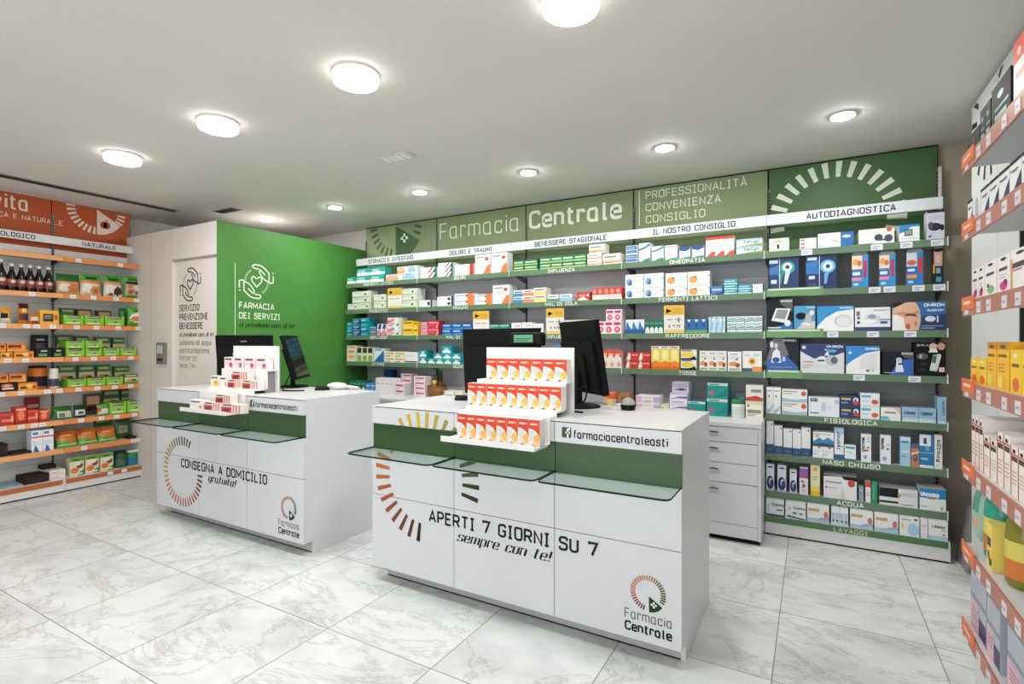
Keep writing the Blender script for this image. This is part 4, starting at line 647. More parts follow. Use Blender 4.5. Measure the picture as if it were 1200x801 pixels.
'blktall':'17171b|R .2 .2 .8 .3 6fa8a0;E .5 .7 .16 .08 3f8f86;R .2 .4 .9 .46 4f7f7c','blksmall':'1c1b20|L .2 .8 .8 3 5a4f60;R .2 .1 .8 .2 8a6a50','beige':'cba878|R .1 .6 .9 .9 2a2530','orgtop':'ece7e8|R 0 .66 1 1 dd4a24;E .3 .8 .1 .06 f0d0c0;R .1 .4 .8 .5 e0a090','navycurve':'e9e9ec|P 26264a .2 0 1 0 1 .6 .7 .4;R .0 .9 1 1 1c1c26;T Massigen .08 .66 .1 3c3c48','whtv':'e6e6e8|R .3 .2 .7 .9 b8b8be;R .1 .1 .9 .16 4a4a56','flower':'eee9e7|E .5 .2 .3 .12 c8387c;E .65 .28 .16 .08 8a2456;R .15 .6 .8 .68 54444a;E .5 .9 .22 .04 3a3a40;L .2 .8 .5 2 c8b8bc','flower2':'edebe7|E .5 .2 .3 .12 8fb47c;E .3 .32 .1 .06 5a2a4a;R .15 .6 .8 .68 54444a;E .5 .9 .22 .04 3a3a40','maxi':'eee9e6|R .1 .55 .95 .68 46343c;R .1 .48 .6 .52 b8567c;E .5 .9 .22 .04 3a3a40;R 0 0 .08 .8 e0a860','yelsoap':'f0b81e|R 0 .84 1 1 c98a1c;E .5 .9 .24 .04 4a3a1a;R .1 .68 .8 .74 8a5a1a;L .1 .7 .55 3 c98a1c;E .3 .16 .26 .14 f0d060','yelsoap2':'f3c424|E .5 .2 .3 .16 d8672a;R .15 .6 .8 .68 7a5a1a;E .5 .86 .2 .06 e8e0c0','redform':'eee6e2|R 0 0 .1 1 c03a34;R .15 .7 .95 .8 4a3438;E .5 .9 .2 .04 34343a;L .2 .9 .5 4 cbb0ac;R 0 .82 1 .85 c8524a','greypad':'aeb2bc|R 0 .55 1 .62 86899a;P d8b4c0 0 .0 .6 .0 .5 .5 0 .5;R .55 .05 1 .35 3c3566;L .1 .5 .4 3 a0708c','yelbox':'e8d468|R .1 .5 .8 .7 5c3a2c;E .4 .3 .2 .1 8a5a3c;R .5 .1 .95 .25 2f4a3c'}
def carton(mb, w, d, h, spec, cx=0, dz=0):
    body, _, ops = spec.partition('|')
    mb.box(cx-w/2, cx+w/2, -d/2, d/2, dz, dz+h, body)
    fr = frame((cx-w/2, -d/2, dz), (1,0,0), (0,0,1), (0,-1,0)); k = 0
    for op in ops.split(';'):
        if not op: continue
        q = op.split(); k += 1; dd = .0004+.00012*k
        if q[0] == 'R':
            x0, y0, x1, y1 = map(float, q[1:5]); rect(mb, fr, x0*w, x1*w, y0*h, y1*h, q[5], dd)
        elif q[0] == 'E':
            x, y, rx, ry = map(float, q[1:5]); c = clip01([(x+rx*math.cos(2*math.pi*i/14), y+ry*math.sin(2*math.pi*i/14)) for i in range(14)])
            if len(c) > 2: mb.face([fr(a*w, b*h, dd) for a, b in c], q[5])
        elif q[0] == 'P':
            v = list(map(float, q[2:])); mb.face([fr(v[i]*w, v[i+1]*h, dd) for i in range(0, len(v), 2)], q[1])
        elif q[0] == 'L':
            x0, x1, y = map(float, q[1:4])
            for i in range(int(q[4])): rect(mb, fr, x0*w, (x1-.08*(i % 2))*w, (y-.075*i-.03)*h, (y-.075*i)*h, q[5], dd)
        elif q[0] == 'T': text(mb, q[1], fr, float(q[2])*w, float(q[3])*h, float(q[4])*h, q[5], .2, min(.98-float(q[2]), .42+.3*(float(q[4]) > .1))*w if float(q[2]) > .3 else min(.7, .9-float(q[2]))*w, d=dd)
        elif q[0] == 'V':
            x, y0, s = map(float, q[2:5]); fv = frame(fr(x*w, y0*h, 0), (0,0,1), (-1,0,0), (0,-1,0)); text(mb, q[1], fv, 0, 0, s*w, q[5], .22, (.95-y0)*h*.9, d=dd)
def clip01(p):
    p = clipz(p, 0, 1); p = clipz([(b, a) for a, b in p], 0, 1); return [(b, a) for a, b in p]
_K = {}
def pack(name, spec, w, d, h, label, loc, rz=0, group=None, cat='box'):
    k = (name, spec, round(w, 3), round(d, 3), round(h, 3))
    if k in _K: o = _K[k].copy(); C.objects.link(o); 
    else:
        m = MB(); carton(m, w, d, h, _S[spec]); o = m.obj(name); _K[k] = o
    o.name = name; o.location = loc; o.rotation_euler = (0, 0, rz)
    for q in ('group',):
        if q in o: del o[q]
    return tag(o, label, cat, group)
def ordinal(label, c, n, r, rows):
    s = label
    if n > 1: s += ', '+(ORD[c] if n > 1 else '')+' from left'
    if rows > 1: s += ', '+(['lower','upper'] if rows == 2 else ['bottom','middle','top'] if rows == 3 else ['bottom','second','third','top'])[r]+' one'
    return s
BAY = ['STOMACO bay', 'DOLORI bay', 'BENESSERE bay', 'CONSIGLIO bay']
WHERE = {'A':'top shelf','B':'second shelf','C':'third shelf','D':'fourth shelf','E':'worktop','F1':'top shelf, AUTODIAGNOSTICA','F2':'second shelf, AUTODIAGNOSTICA','F3':'third shelf, AUTODIAGNOSTICA','F4':'fourth shelf, AUTODIAGNOSTICA','F5':'shelf lettered FISIOLOGICA','F6':'shelf lettered NASO CHIUSO','F7':'shelf lettered ACQUA','F8':'base shelf lettered LAVAGGI'}
ZL = dict(LV); ZL.update(FV); ZL['E'] = .772; ZL['F8'] = .126
TOPS = {'A':2.107,'B':1.858,'C':1.5835,'D':1.314,'E':1.04,'F1':2.107,'F2':1.858,'F3':1.593,'F4':1.318,'F5':1.045,'F6':.763,'F7':.493,'F8':.241}
def run(lv, u0, u1, hpx, cols, rows, spec, base, d=.10, up=0, back=0, name='medicine_box'):
    """cols x rows cartons between two sight lines on a shelf of the back wall, all hpx tall together"""
    yf = (3.90 if lv == 'E' else 3.925 if lv == 'F8' else 3.972)+back
    x0, x1 = x_at(u0, yf), x_at(u1, yf); w = (x1-x0)/cols; xm = (x0+x1)/2; k = depth(xm, yf)/FOCAL
    h = hpx*k/rows; z = ZL[lv]+.0006+up*k
    q = max(0, min(4, sum(xm > e for e in XB[1:5])))
    if lv != 'E': x0 = max(x0, XB[q]+.0065); x1 = min(x1, XB[q+1]-.0095); w = (x1-x0)/cols
    where = 'on the '+WHERE[lv]
    if lv in 'ABCDE': where += ', '+BAY[max(0, min(3, sum(xm > q for q in XB[1:5])))]
    grp = base+' group '+where if cols*rows > 1 else None
    d = min(d, 4.245-yf)
    lim = TOPS.get(lv, 9)-z; h = min(h, (lim-.002)/rows)
    for c in range(cols):
        for r in range(rows):
            pack(name, spec, w*.975, d, h*.995, ordinal(base, c, cols, r, rows)+' '+where, (x0+w*(c+.5)+random.uniform(-.0006,.0006), yf+d/2+random.uniform(0,.004), z+h*r), 0, grp)
for a in [
# top shelf
('A',406.7,417,8,1,1,'teal','short teal box',.1),('A',417.3,450,8.6,2,1,'teal','teal white box row',.1),('A',418,451,8.6,2,1,'teal','stacked teal box',.1,8.7),('A',452,472,7.5,1,1,'orangew','pale orange box'),('A',465,477.5,8,1,1,'orangew','upper pale orange box',.1,7.7),('A',472.4,491.5,8,1,1,'bluew','pale blue box'),('A',478,495.5,8,1,1,'bluew','upper pale blue box',.1,8.2),
('A',492.3,512,12.5,1,2,'pinkgreen','white box with pink and green corner'),('A',513,531,16.5,1,3,'pinkgreen','white striped box in stack of three'),('A',532.4,555,13,1,2,'whtred','white box with red end'),
('A',556.6,574.5,23,1,1,'tallorange','tall white and orange box, first'),('A',575.4,594.5,23.5,1,1,'tallorange','tall white and orange box, second'),('A',602,614,12.5,1,2,'greenyel','first green yellow box'),('A',614.4,630,12.5,1,2,'greenyel','second green yellow box'),
('A',632.5,687,14.2,4,2,'greenyel','green yellow box'),('A',688,705,14,1,2,'peach','white peach box'),('A',690,709,10.5,1,1,'peach','topmost white peach box',.1,14.2),('A',706,727,12.6,1,1,'peach','long white peach box'),
('A',733.5,747,20,1,2,'blue4','blue and white box'),('A',748.3,761.5,22,1,1,'wavewht','white wave patterned box'),('A',763.5,777.5,17,1,1,'wavewht','lower white wave box'),('A',779.2,793.6,17,1,1,'wavepink','white and pink box'),('A',796,809,13.8,1,1,'wavenavy','first navy topped box'),('A',811,825,14.4,1,1,'wavenavy','second navy topped box'),
('A',827,860.2,22.7,3,1,'redwht','tall red and white box'),('A',862.5,893.5,17.7,1,2,'longgreen','long white green lettered box',.12),
# second shelf
('B',407,434,7.3,2,1,'longherb','flat herbal box'),('B',412.4,435,14,1,2,'longherb','stacked flat herbal box',.1,7.5),('B',437.7,453,17,1,2,'longherb','herbal box beside price card'),('B',468.5,490.2,7.9,1,1,'longherb','long herbal box at the bottom'),('B',469.5,505.5,14.5,1,2,'longherb','long herbal box on top',.12,8.1),('B',490.8,506.5,7.9,1,1,'whtnavy','white navy ended box'),
('B',512,531.7,11.2,1,2,'whtnavy','white box with navy end'),('B',532.3,555,14,1,2,'smallorange','white box with orange end'),('B',556.3,576,12,1,2,'smallorange','shorter white box with orange end'),('B',577.4,600,22,1,1,'tallorange','tall white box with orange corner',.14),
('B',602,612.7,15,1,2,'hblue','thin blue white box'),('B',613,624.5,15.3,1,2,'horange','thin orange white box'),('B',625,640,17,1,2,'hyellow','thin yellow white box'),('B',641.5,654,8.2,1,1,'hgreen','thin green white box'),('B',655.6,670.5,8.2,1,1,'hlight','thin pale blue box'),('B',676,691,9.4,1,1,'redfan','red box with white curve'),('B',694,730.5,13.7,5,1,'redsmall','red and white box'),
('B',732.5,777.5,28,2,2,'bigblue','white box with blue emblem',.14),('B',779.7,832,28,2,2,'bigorange','white box with orange emblem',.14),('B',833,847,10,1,1,'bluesm','small bright blue box'),('B',848,864.4,17.7,1,3,'tealst','turquoise box in stack of three'),('B',865,881,10.6,1,2,'tealst','turquoise box'),('B',881.8,893.8,10.6,1,1,'whtpl','plain white box'),
# third shelf
('C',404,413,15.7,1,2,'teal2','turquoise blue box at the cabin'),('C',413.3,422,19.7,1,3,'tealmag','blue and magenta box'),('C',422.4,432,21,1,2,'teal2','tall turquoise box'),('C',432.5,441.8,10.7,1,2,'tealpink','turquoise box low stack'),('C',442,453,13.5,2,1,'redblue','red blue white box'),('C',453.6,470,20.8,1,2,'candy','white box with pink figures'),('C',472,484,16.9,1,2,'yellow','yellow box'),('C',484.4,491.5,15.8,1,2,'yellow','narrow yellow box'),('C',492.7,501,15.5,1,2,'pinkfade','faded pink box'),('C',501.4,514,16.7,1,2,'red','bright red box'),
('C',518,553.5,12.9,3,2,'blue','deep blue box'),('C',573.5,598.6,12.3,2,2,'greenbx','green and white box'),('C',599,611,13.5,1,2,'whtsm','first small white box'),('C',611.6,623.5,14,1,2,'whtsm','second small white box'),('C',624,637,12.4,1,1,'whtsm','single small white box'),
('C',661.5,690.8,16.4,3,1,'dots','white box with dark dot'),('C',691.2,698.4,17.2,1,1,'lime','lime green box end'),('C',698.8,729,14.5,3,1,'magenta','white and magenta box'),('C',710,733.5,13.7,2,1,'magenta','upper white and magenta box',.1,14.7),('C',733,755,16.2,3,1,'bluebot','white and blue box'),('C',756,777,15.7,4,1,'darkgreen','dark green box'),('C',803,829,15.7,3,1,'bluegreen','blue and green box'),('C',830.5,849.5,18.7,3,1,'paleblue','pale blue box'),('C',852,893.5,19,4,2,'tealwht','white and teal box'),
# fourth shelf
('D',406.3,417,18.5,1,1,'honey','white and orange honey box'),('D',418,437,17,3,1,'olivejar','olive green box'),('D',437.6,449.7,16,1,1,'bluetri','white box with blue triangle'),('D',450.4,473.5,12.7,2,2,'yeldark','cream yellow box'),('D',474.3,490,12.6,1,1,'whtbar','white box with dark bar'),('D',490.6,500,15.3,1,2,'tealpyr','teal box pair'),('D',500.4,540,6.2,4,1,'tealpyr','teal white box bottom row'),('D',508,540,6.2,3,1,'tealpyr','teal white box middle row',.1,6.3),('D',517,529,8,1,1,'tealpyr','teal white box topping the pyramid',.1,12.6),('D',649,664,26,2,1,'bluebox','tall blue box behind monitor'),
('D',705,733,21,3,1,'redorg','orange and white box'),('D',733,762,9.2,2,1,'redpen','red pen box'),('D',734,762.5,9.8,2,1,'redpen','upper red pen box',.1,9.4),('D',763.3,796,27.3,3,1,'yelorg','tall yellow orange box'),('D',797.5,816.3,23.6,1,2,'blackyel','yellow and black box'),('D',819.5,851.5,23,3,1,'fruit','white box with fruit'),('D',852.5,869,22.8,1,1,'fruit','wider white fruit box'),('D',870,893,24,1,1,'sunflower','white box with sunflower'),
# worktop
('E',409,428,14,4,1,'darkgreen','green capped white carton'),('E',428.5,439.5,12,2,1,'bluebox','blue carton'),('E',449.5,459,26,1,1,'darkblue','tall dark blue carton',.08,0,.2),('E',440,461.5,19,4,1,'whtplain','white carton'),('E',462,473,14,1,2,'pinkstr','pink striped carton'),('E',470,482,24,1,4,'pinkstr','pink striped carton, middle stack',.1,0,.11),('E',485,498,23.5,1,4,'pinkstr','pink striped carton, right stack'),('E',520,542,9,2,1,'cream','small cream carton'),
('E',745,773,18.5,1,2,'pinkw','flat white pink carton',.14),('E',773.5,784,9.5,1,1,'floral','small floral carton'),('E',784.6,805.5,23.5,1,2,'purple','white and purple carton',.14),('E',787,807,13,1,1,'purpled','topmost purple carton',.14,23.7),('E',805.8,826.8,15.5,1,1,'tealbig','big teal carton front left',.13,0,.0),('E',828,853,20.2,1,1,'tealbig','big teal carton lower right',.16),('E',828.6,853,18.3,1,1,'tealbig','big teal carton topmost',.16,20.4),('E',862.5,876,25,1,1,'greypack','grey blue carton at the back',.07,0,.2),('E',873.6,894,20.5,1,1,'cream','cream carton',.16),('E',873.8,894,18,1,1,'redcap','cream and red carton on top',.14,20.7),('E',726,738.5,20,1,1,'brownbox','brown carton',.07),
# the AUTODIAGNOSTICA bay
('F1',901,925,15.5,1,1,'greybig','pale grey box with dark icon',.16),('F1',937,957,13,1,3,'ther','thin white red lettered box'),('F1',958,1001,17,1,1,'longblue','long white box with blue end',.12),('F1',1006,1048.5,18,1,1,'bino','white box with dark goggles',.12),('F1',1053.5,1078,20,1,1,'squareblue','square white box with blue top',.12),('F1',1086,1107,34,1,1,'speaker','tall lilac box with black cylinder',.1),
('F2',901,936.5,38,1,1,'oral','dark blue box with green ring',.12),('F2',944,981,41,1,1,'oral2','dark blue box with pale ring',.12),
('F3',896.5,929.4,38,1,1,'om1','black and blue blood pressure monitor box',.16),('F3',930,955.5,30,1,1,'om2','pale blue blood pressure cuff box',.14),('F3',957,1001,29.5,1,1,'om3','white and blue inhaler box',.15),('F3',1001.5,1044,27.5,1,1,'compa','white compressor nebuliser box with navy base',.15),('F3',1044.8,1112.5,33.4,1,1,'baby','wide blue box with sleeping baby',.16),
('F4',896.5,936.3,40.5,1,1,'complete','dark grey and blue nebuliser box',.16),('F4',937.5,990,34.5,1,1,'aerosol','white and navy box with compressor',.16),('F4',991,1031.5,33,1,1,'om4','white and bright blue box',.15),('F4',1033.5,1071,27.3,1,1,'micro','small dark box with white inhaler',.14),('F4',1071.5,1110.5,39.5,1,1,'braun','black thermometer box with faces',.12),
('F5',895,915,31,2,1,'slim','slim white and blue carton'),('F5',916,946.4,29.8,1,2,'redsq','white carton with red corner',.13),('F5',947,984,22.7,1,1,'chicco','wide pale lilac carton',.13),('F5',984.5,1007.5,26.5,1,2,'navybx','navy carton with yellow lettering',.13),('F5',1008,1031,30.7,1,2,'whtaqua','white carton with red oval',.13),('F5',1032,1056,15,1,1,'peachaqua','low white aqua carton',.12),('F5',1057,1097.5,17,2,1,'libe','low light blue carton',.14),('F5',1098.5,1112.5,31.5,1,1,'libev','upright light blue carton',.1),
('F6',895.5,906.5,38,1,1,'navywht','tall navy based carton, first',.05),('F6',907.2,916.8,33.4,1,1,'navywht','tall navy based carton, second',.05),('F6',918,928.5,30.7,1,1,'navywht','tall navy based carton, third',.05),('F6',929,938.8,30.7,1,1,'navywht','tall navy based carton, fourth',.05),('F6',939.3,950,34,1,1,'navywht','tall navy based carton, fifth',.05),('F6',952.3,977,13.4,2,1,'spray','small white spray carton',.07),('F6',952.6,977.4,16.8,1,1,'mount','wide carton with blue mountains',.12,13.5),('F6',977.8,989,37.5,1,1,'tallaqua','tall aqua carton',.06),('F6',989.5,1003,18,1,1,'smallaqua','small white aqua carton',.06),('F6',1009,1021,33,1,1,'farin','tall white carton with red wave',.05),('F6',1031.5,1044,34,1,1,'farin2','tall white carton with grey drop',.05),('F6',1055,1067.2,34,1,1,'lightstr','tall light blue carton',.05),('F6',1067.6,1077,27,1,1,'orangeye','orange and navy carton',.05),('F6',1077.5,1094.5,39,1,1,'bluestripe','tall blue white carton',.06),('F6',1095,1104.5,40,1,1,'rinazina','tall white carton with vertical lettering',.05),
('F7',897.3,907.3,31,1,1,'swirl','white carton with navy swirl, first',.05),('F7',911,921.3,31,1,1,'swirl','white carton with navy swirl, second',.05),('F7',925.5,933.7,27.5,1,1,'swirl','shorter carton with navy swirl',.05),('F7',936.8,947,32,1,1,'pinkpur','white carton with purple top',.05),('F7',949.8,961,36.5,1,1,'yelgrad','tall pale yellow carton',.05),('F7',964.8,1004.5,27,1,1,'mouth','wide white carton with red disc',.14),('F7',1006.4,1012,18,1,1,'greysm','small grey blue carton',.05),('F7',1014.2,1020.4,24.5,1,1,'redtop','slim carton with red top',.05),('F7',1021.3,1028,26,1,1,'greensl','slim green carton',.09),('F7',1030,1076,20.5,1,1,'blackflat','wide black and silver carton',.13),('F7',1077.5,1114,25.5,1,1,'unca','wide blue topped white carton',.14),
('F8',895,919,20,1,1,'compb','white carton with navy base',.2),('F8',920,944.5,20,1,1,'compc','white carton with rounded graphic',.2),('F8',945.5,972,24.5,1,1,'aspir','white carton with orange lettering, first',.2),('F8',974,994,25.5,2,1,'fial','grey white two-window carton',.12),('F8',996,1023.5,23,1,1,'aspir','white carton with orange lettering, second',.2),('F8',1024.5,1053,23.5,1,1,'aspir','white carton with orange lettering, third',.2),('F8',1054,1077.8,26.5,1,1,'ampo','white carton with blue half disc',.12),('F8',1078.7,1087.2,23,1,1,'whtplain','narrow plain white carton',.12),('F8',1087.6,1117,26,1,1,'liben2','white carton with pale blue foot',.18),
]: run(*a)
# blister packs with hanging tops in the toothbrush row
def blister(u0, u1, hpx, spec, label):
    x0, x1 = x_at(u0, 3.975), x_at(u1, 3.975); w = x1-x0; k = depth(x0, 3.975)/FOCAL; h = hpx*k
    t = thing('toothbrush_pack', label, 'toothbrush pack', ((x0+x1)/2, 3.995, 1.6356))
    m = MB(); carton(m, w*.96, .04, h*.94, _S[spec]); m.obj('carton', t)
    m = MB(); m.box(-w*.4,w*.4,-.015,.015,h*.94,h, '8fa09c'); m.obj('hanger', t)
blister(998, 1018, 41, 'kids', 'pink and blue children\'s toothbrush pack left of its twin')
blister(1030, 1050, 40.5, 'kids', 'pink and blue children\'s toothbrush pack beside the orange one')
blister(1062, 1082.4, 42, 'cars', 'orange and blue children\'s toothbrush pack with red brush')
blister(1093, 1106, 44, 'pirate', 'black toothbrush pack at the end of the row')
# yellow and white price cards
def card(u0, u1, v0, v1, y, z, label, price):
    x0, x1 = x_at(u0, y), x_at(u1, y); k = depth((x0+x1)/2, y)/FOCAL; w, h = x1-x0, (v1-v0)*k
    t = thing('price_card', label, 'price card', ((x0+x1)/2, y, z+.0006), R(0))
    m = MB(); m.box(-w/2,w/2,-.001,.001,0,h, 'e9e6dc'); p = facing_aisle(-.001); y0 = 'e0b43c'
    rect(m, p, -w/2, w/2, h*.64, h, y0, .0004); rect(m, p, -w/2, w/2, 0, h*.12, 'e8cc80', .0004)
    m.face([p(-w*.38,h*.7,.0008),p(-w*.38,h*.88,.0008),p(-w*.1,h*.8,.0008)], '1f1a10'); [rect(m, p, -w*.04, w*.4, h*(.72+.06*q), h*(.745+.06*q), 'c08f24', .0008) for q in range(3)]
    if price: text(m, price, p, -w*.28, h*.2, h*.09, '30343c', .18, w*.6)
    [rect(m, p, -w*.36+q*w*.4, -w*.06+q*w*.4, h*.46, h*.5, '9aa0aa', .0008) for q in range(2)]
    if price: rect(m, p, w*.2, w*.26, h*.38, h*.56, '5a6472', .0008)
    m.obj('card', t)
    m = MB(); m.box(-w*.3,w*.3,.001,.02,0,.003, 'b8b8b8'); m.obj('foot', t)
card(454.5, 471, 335.5, 359, 3.966, 1.6255, 'yellow and white price card among the herbal boxes', '')
card(554.5, 573.2, 364, 391.5, 3.966, 1.356, 'yellow and white price card above the big black monitor', '')
card(640, 661, 361, 391, 3.966, 1.356, 'yellow and white price card lettered 6,90 left of dotted boxes', '€ 6,90')
card(778, 802, 356.5, 389, 3.966, 1.356, 'yellow and white price card lettered 7,75 among dark green boxes', '€ 7,75')
# jars, pots, basket on the worktop
def jar(name, u, r, h, y, z, label, cat, body, lid, band=None, lidh=.25, rz=0):
    x = x_at(u, y); t = thing(name, label, cat, (x, y, z)); bh = h*(1-lidh)
    m = MB(); m.lathe([(r*.92, 0), (r, bh*.06), (r, bh*.2), (r, bh*.8), (r, bh*.92), (r*.9, bh)], (lambda i, j: mat(band) if band and i == 2 else mat(body)), 20); m.obj('body', t)
    m = MB(); m.lathe([(r*.96, bh), (r*.98, h*.97), (r*.85, h)], lid, 20); m.obj('lid', t); return t
jar('supplement_jar', 718, .042, .13, 3.93, .7726, 'orange jar with pale label beside the brown carton', 'jar', 'cf5a24', 'd8622c', 'd9c490')
jar('supplement_jar', 711.5, .03, .12, 4.1, .7726, 'orange jar half hidden behind the tilted monitor', 'jar', 'cf5a24', 'd8622c', 'd9c490')
jar('white_pot', 865, .042, .125, 3.92, .7726, 'white pot with green lid on the worktop', 'pot', 'e3e8e2', '1f7a4a', 'cfd9d2')
t = thing('bowl', 'small blue and white bowl in front of the brown carton', 'bowl', (x_at(727.5, 3.86), 3.86, .7726))
m = MB(); m.lathe([(.022,0),(.03,.008),(.048,.05),(.045,.05),(.026,.012)], '9db6cc', 24); m.obj('shell', t); m = MB(); m.lathe([(.045,.046),(.03,.05),(.006,.052)], 'dfe6ea', 20); m.obj('contents', t)
t = thing('wicker_basket', 'brown wicker basket on the worktop behind the nearer counter', 'basket', (x_at(512.5, 3.97), 3.97, .7726))
m = MB(); m.lathe([(.075,0),(.09,.04),(.098,.1),(.092,.1),(.07,.01)], noisy('wicker', '8a5c2c', .3, 60, .7), 26); m.v = [(a, b*.8, c) for a, b, c in m.v]; m.obj('bowl', t)
m = MB(); m.tube([(.096*math.cos(R(k)), .077*math.sin(R(k)), .1) for k in range(0, 361, 15)], .005, '7a4d22'); m.obj('rim', t)
jar('amber_bottle', 516, .022, .235, 3.97, .785, 'dark amber bottle standing in the wicker basket', 'bottle', '3c2416', '1f2a26', '6a3a20', .3)
jar('ointment_jar', 509.5, .023, .14, 3.97, .785, 'small jar with yellow lid standing in the wicker basket', 'jar', 'a8763c', 'e0c04a', None, .2)
jar('round_tin', 504.5, .07, .185, 4.15, .7726, 'tall grey round tin behind the wicker basket', 'tin', '8d908c', 'a3a6a2', '7a7d79', .15)

# ---------------------------------------------------------------- cartons on the two stepped displays
def row(y, z, u0, u1, n, hh, spec, base, d, lane, step):
    x0, x1 = x_at(u0, y), x_at(u1, y); w = (x1-x0)/n
    for c in range(n): pack('supplement_carton', spec, w*.97, d, hh, '%s, %s from left on the %s step' % (base, ORD[c], step), (x0+w*(c+.5), y+d/2+random.uniform(0,.004), z+.0006), R(random.uniform(-1,1)), lane)
row(2.02, .836, 535.2, 632.5, 8, .117, 'display', 'orange and white carton', .05, 'orange and white cartons on the stepped display', 'lowest')
row(2.196, .974, 547.7, 657.5, 9, .109, 'display', 'orange and white carton', .05, 'orange and white cartons on the stepped display', 'middle')
row(2.282, 1.10, 570, 664.5, 7, .106, 'display', 'orange and white carton', .045, 'orange and white cartons on the stepped display', 'top')
for y, z, u0, u1, hh, spec, lb in ((2.03,.836,222,238,.062,'whtben','white lozenge box lowest, leftmost on the pink display'),(2.03,.836,238.6,258.5,.058,'redben','red striped lozenge box lowest, beside the white one'),(2.03,.836,259,283.5,.058,'redben','red striped lozenge box lowest, rightmost'),(2.03,.8945,252,270.5,.056,'redben','red striped lozenge box stacked on the lowest step'),
 (2.2,.974,246.6,257,.075,'yelben','yellow and white lozenge box on the middle step'),(2.2,.974,257.6,266,.075,'whtben','white lozenge box on the middle step'),(2.2,.974,266.5,283,.058,'redben','red striped lozenge box on the middle step, left'),(2.2,.974,283.6,303,.058,'redben','red striped lozenge box on the middle step, right'),(2.2,1.0325,271,291,.056,'redben','red striped lozenge box stacked on the middle step'),
 (2.285,1.10,262.5,273.5,.08,'pinkben','pink lozenge box on the top step, leftmost'),(2.285,1.10,274,284.5,.08,'pinkben','pink lozenge box on the top step, second from left'),(2.285,1.10,286.5,298.5,.08,'pinkben','pink lozenge box on the top step, third from left'),(2.285,1.10,300,313,.08,'pinkben','pink lozenge box on the top step, rightmost')):
    x0, x1 = x_at(u0, y), x_at(u1, y); pack('lozenge_box', spec, x1-x0-.003, .045, hh, lb, ((x0+x1)/2, y+.024, z+.0006), 0, 'lozenge boxes on the stepped display')

# ---------------------------------------------------------------- food on the orange shelving
FX = LX-.025
ZO = dict(LO); ZO['O8'] = .1085
def ly(u, x): return y_at(u, x)
def lrun(lv, u0, u1, hpx, spec, label, d=.1, up=0, back=0, name='food_box', cat='box', rot=0, n=1):
    x = FX-back; y0, y1 = ly(u0, x), ly(u1, x); k = depth(x, (y0+y1)/2)/FOCAL; w = (y1-y0)/n; d = min(d, x+5.865-.002)
    for c in range(n): pack(name, spec, w*.96, d, hpx*k, label if n == 1 else label+', %s from left' % ORD[c], (x-d/2, y0+w*(c+.5), ZO[lv]+.0006+up*k), R(90+rot), None if n == 1 else label, cat)
def pouch(lv, u0, u1, hpx, zones, label, back=0, lean=0, thick=.06, name='food_pouch', flat=0):
    """pillow bag with sealed top and bottom; zones colour the front from bottom to top"""
    x = FX-back-thick/2; y0, y1 = ly(u0, x), ly(u1, x); k = depth(x, (y0+y1)/2)/FOCAL; w, h = y1-y0, hpx*k; m = MB(); nx, nz = 14, 16
    def zc(i, j):
        s, t = (j+.5)/nx, (i+.5)/nz; c = zones[0]
        for z in zones[1:]:
            x0, z0, x1, z1, cc = z[:5]
            if len(z) > 5:
                if ((s-(x0+x1)/2)/(x1-x0)*2)**2+((t-(z0+z1)/2)/(z1-z0)*2)**2 <= 1: c = cc
            elif x0 <= s <= x1 and z0 <= t <= z1: c = cc
        return mat(c, .35)
    for sg in (-1, 1):
        rows = []
        for i in range(nz+1):
            t = i/nz; r = []
            for j in range(nx+1):
                s = j/nx; b = (max(0, math.sin(math.pi*min(1, max(0, (t-.05)/.9))))**.5)*(max(0, math.sin(math.pi*s))**.45)
                r.append(((s-.5)*w*(1-.06*math.sin(math.pi*t)), sg*thick/2*b+math.sin(R(lean))*t*h, t*h*math.cos(R(lean))))
            rows.append(r)
        m.grid(rows, zc if sg < 0 else zones[0])
    o = m.obj(name); o.location = (x, (y0+y1)/2, ZO[lv]+.001); o.rotation_euler = (0, 0, R(90)); tag(o, label, 'bag', 'green food bags on the orange shelving'); return o
def tray(lv, u0, u1, hpx, label, d=.14, up=0, c='8cc83c'):
    x = FX; y0, y1 = ly(u0, x), ly(u1, x); k = depth(x, (y0+y1)/2)/FOCAL; w, h = (y1-y0)*.96, hpx*k
    t = thing('display_tray', label, 'tray', (x-d/2, (y0+y1)/2, ZO[lv]+.0006+up*k), R(90), 'green cardboard trays on the orange shelving')
    m = MB(); a, b = w/2, d/2; f = .003; m.box(-a,a,-b,b,0,f, c)
    p = facing_aisle(-b)
    m.prism([(-a,0),(a,0),(a,h),(a-.018,h),(a-.03,h*.55),(-a+.03,h*.55),(-a+.018,h),(-a,h)], frame((0,-b,0),(1,0,0),(0,0,1),(0,1,0)), f, c)
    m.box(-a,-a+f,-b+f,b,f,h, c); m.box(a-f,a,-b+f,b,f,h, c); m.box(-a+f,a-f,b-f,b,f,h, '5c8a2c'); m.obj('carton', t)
    m = MB(); rect(m, p, -a*.7, a*.6, h*.12, h*.26, 'dfe8c0', .0006); ellipse(m, p, a*.1, h*.36, a*.18, h*.1, '4f8a24', .0006, n=10); m.obj('print', t)
    pack('snack_packet', 'spk', w*.86, d*.4, h*.93, 'snack packet inside the '+label, (x-d*.35, (y0+y1)/2, ZO[lv]+.0042+up*k), R(90), 'snack packets in the green trays')
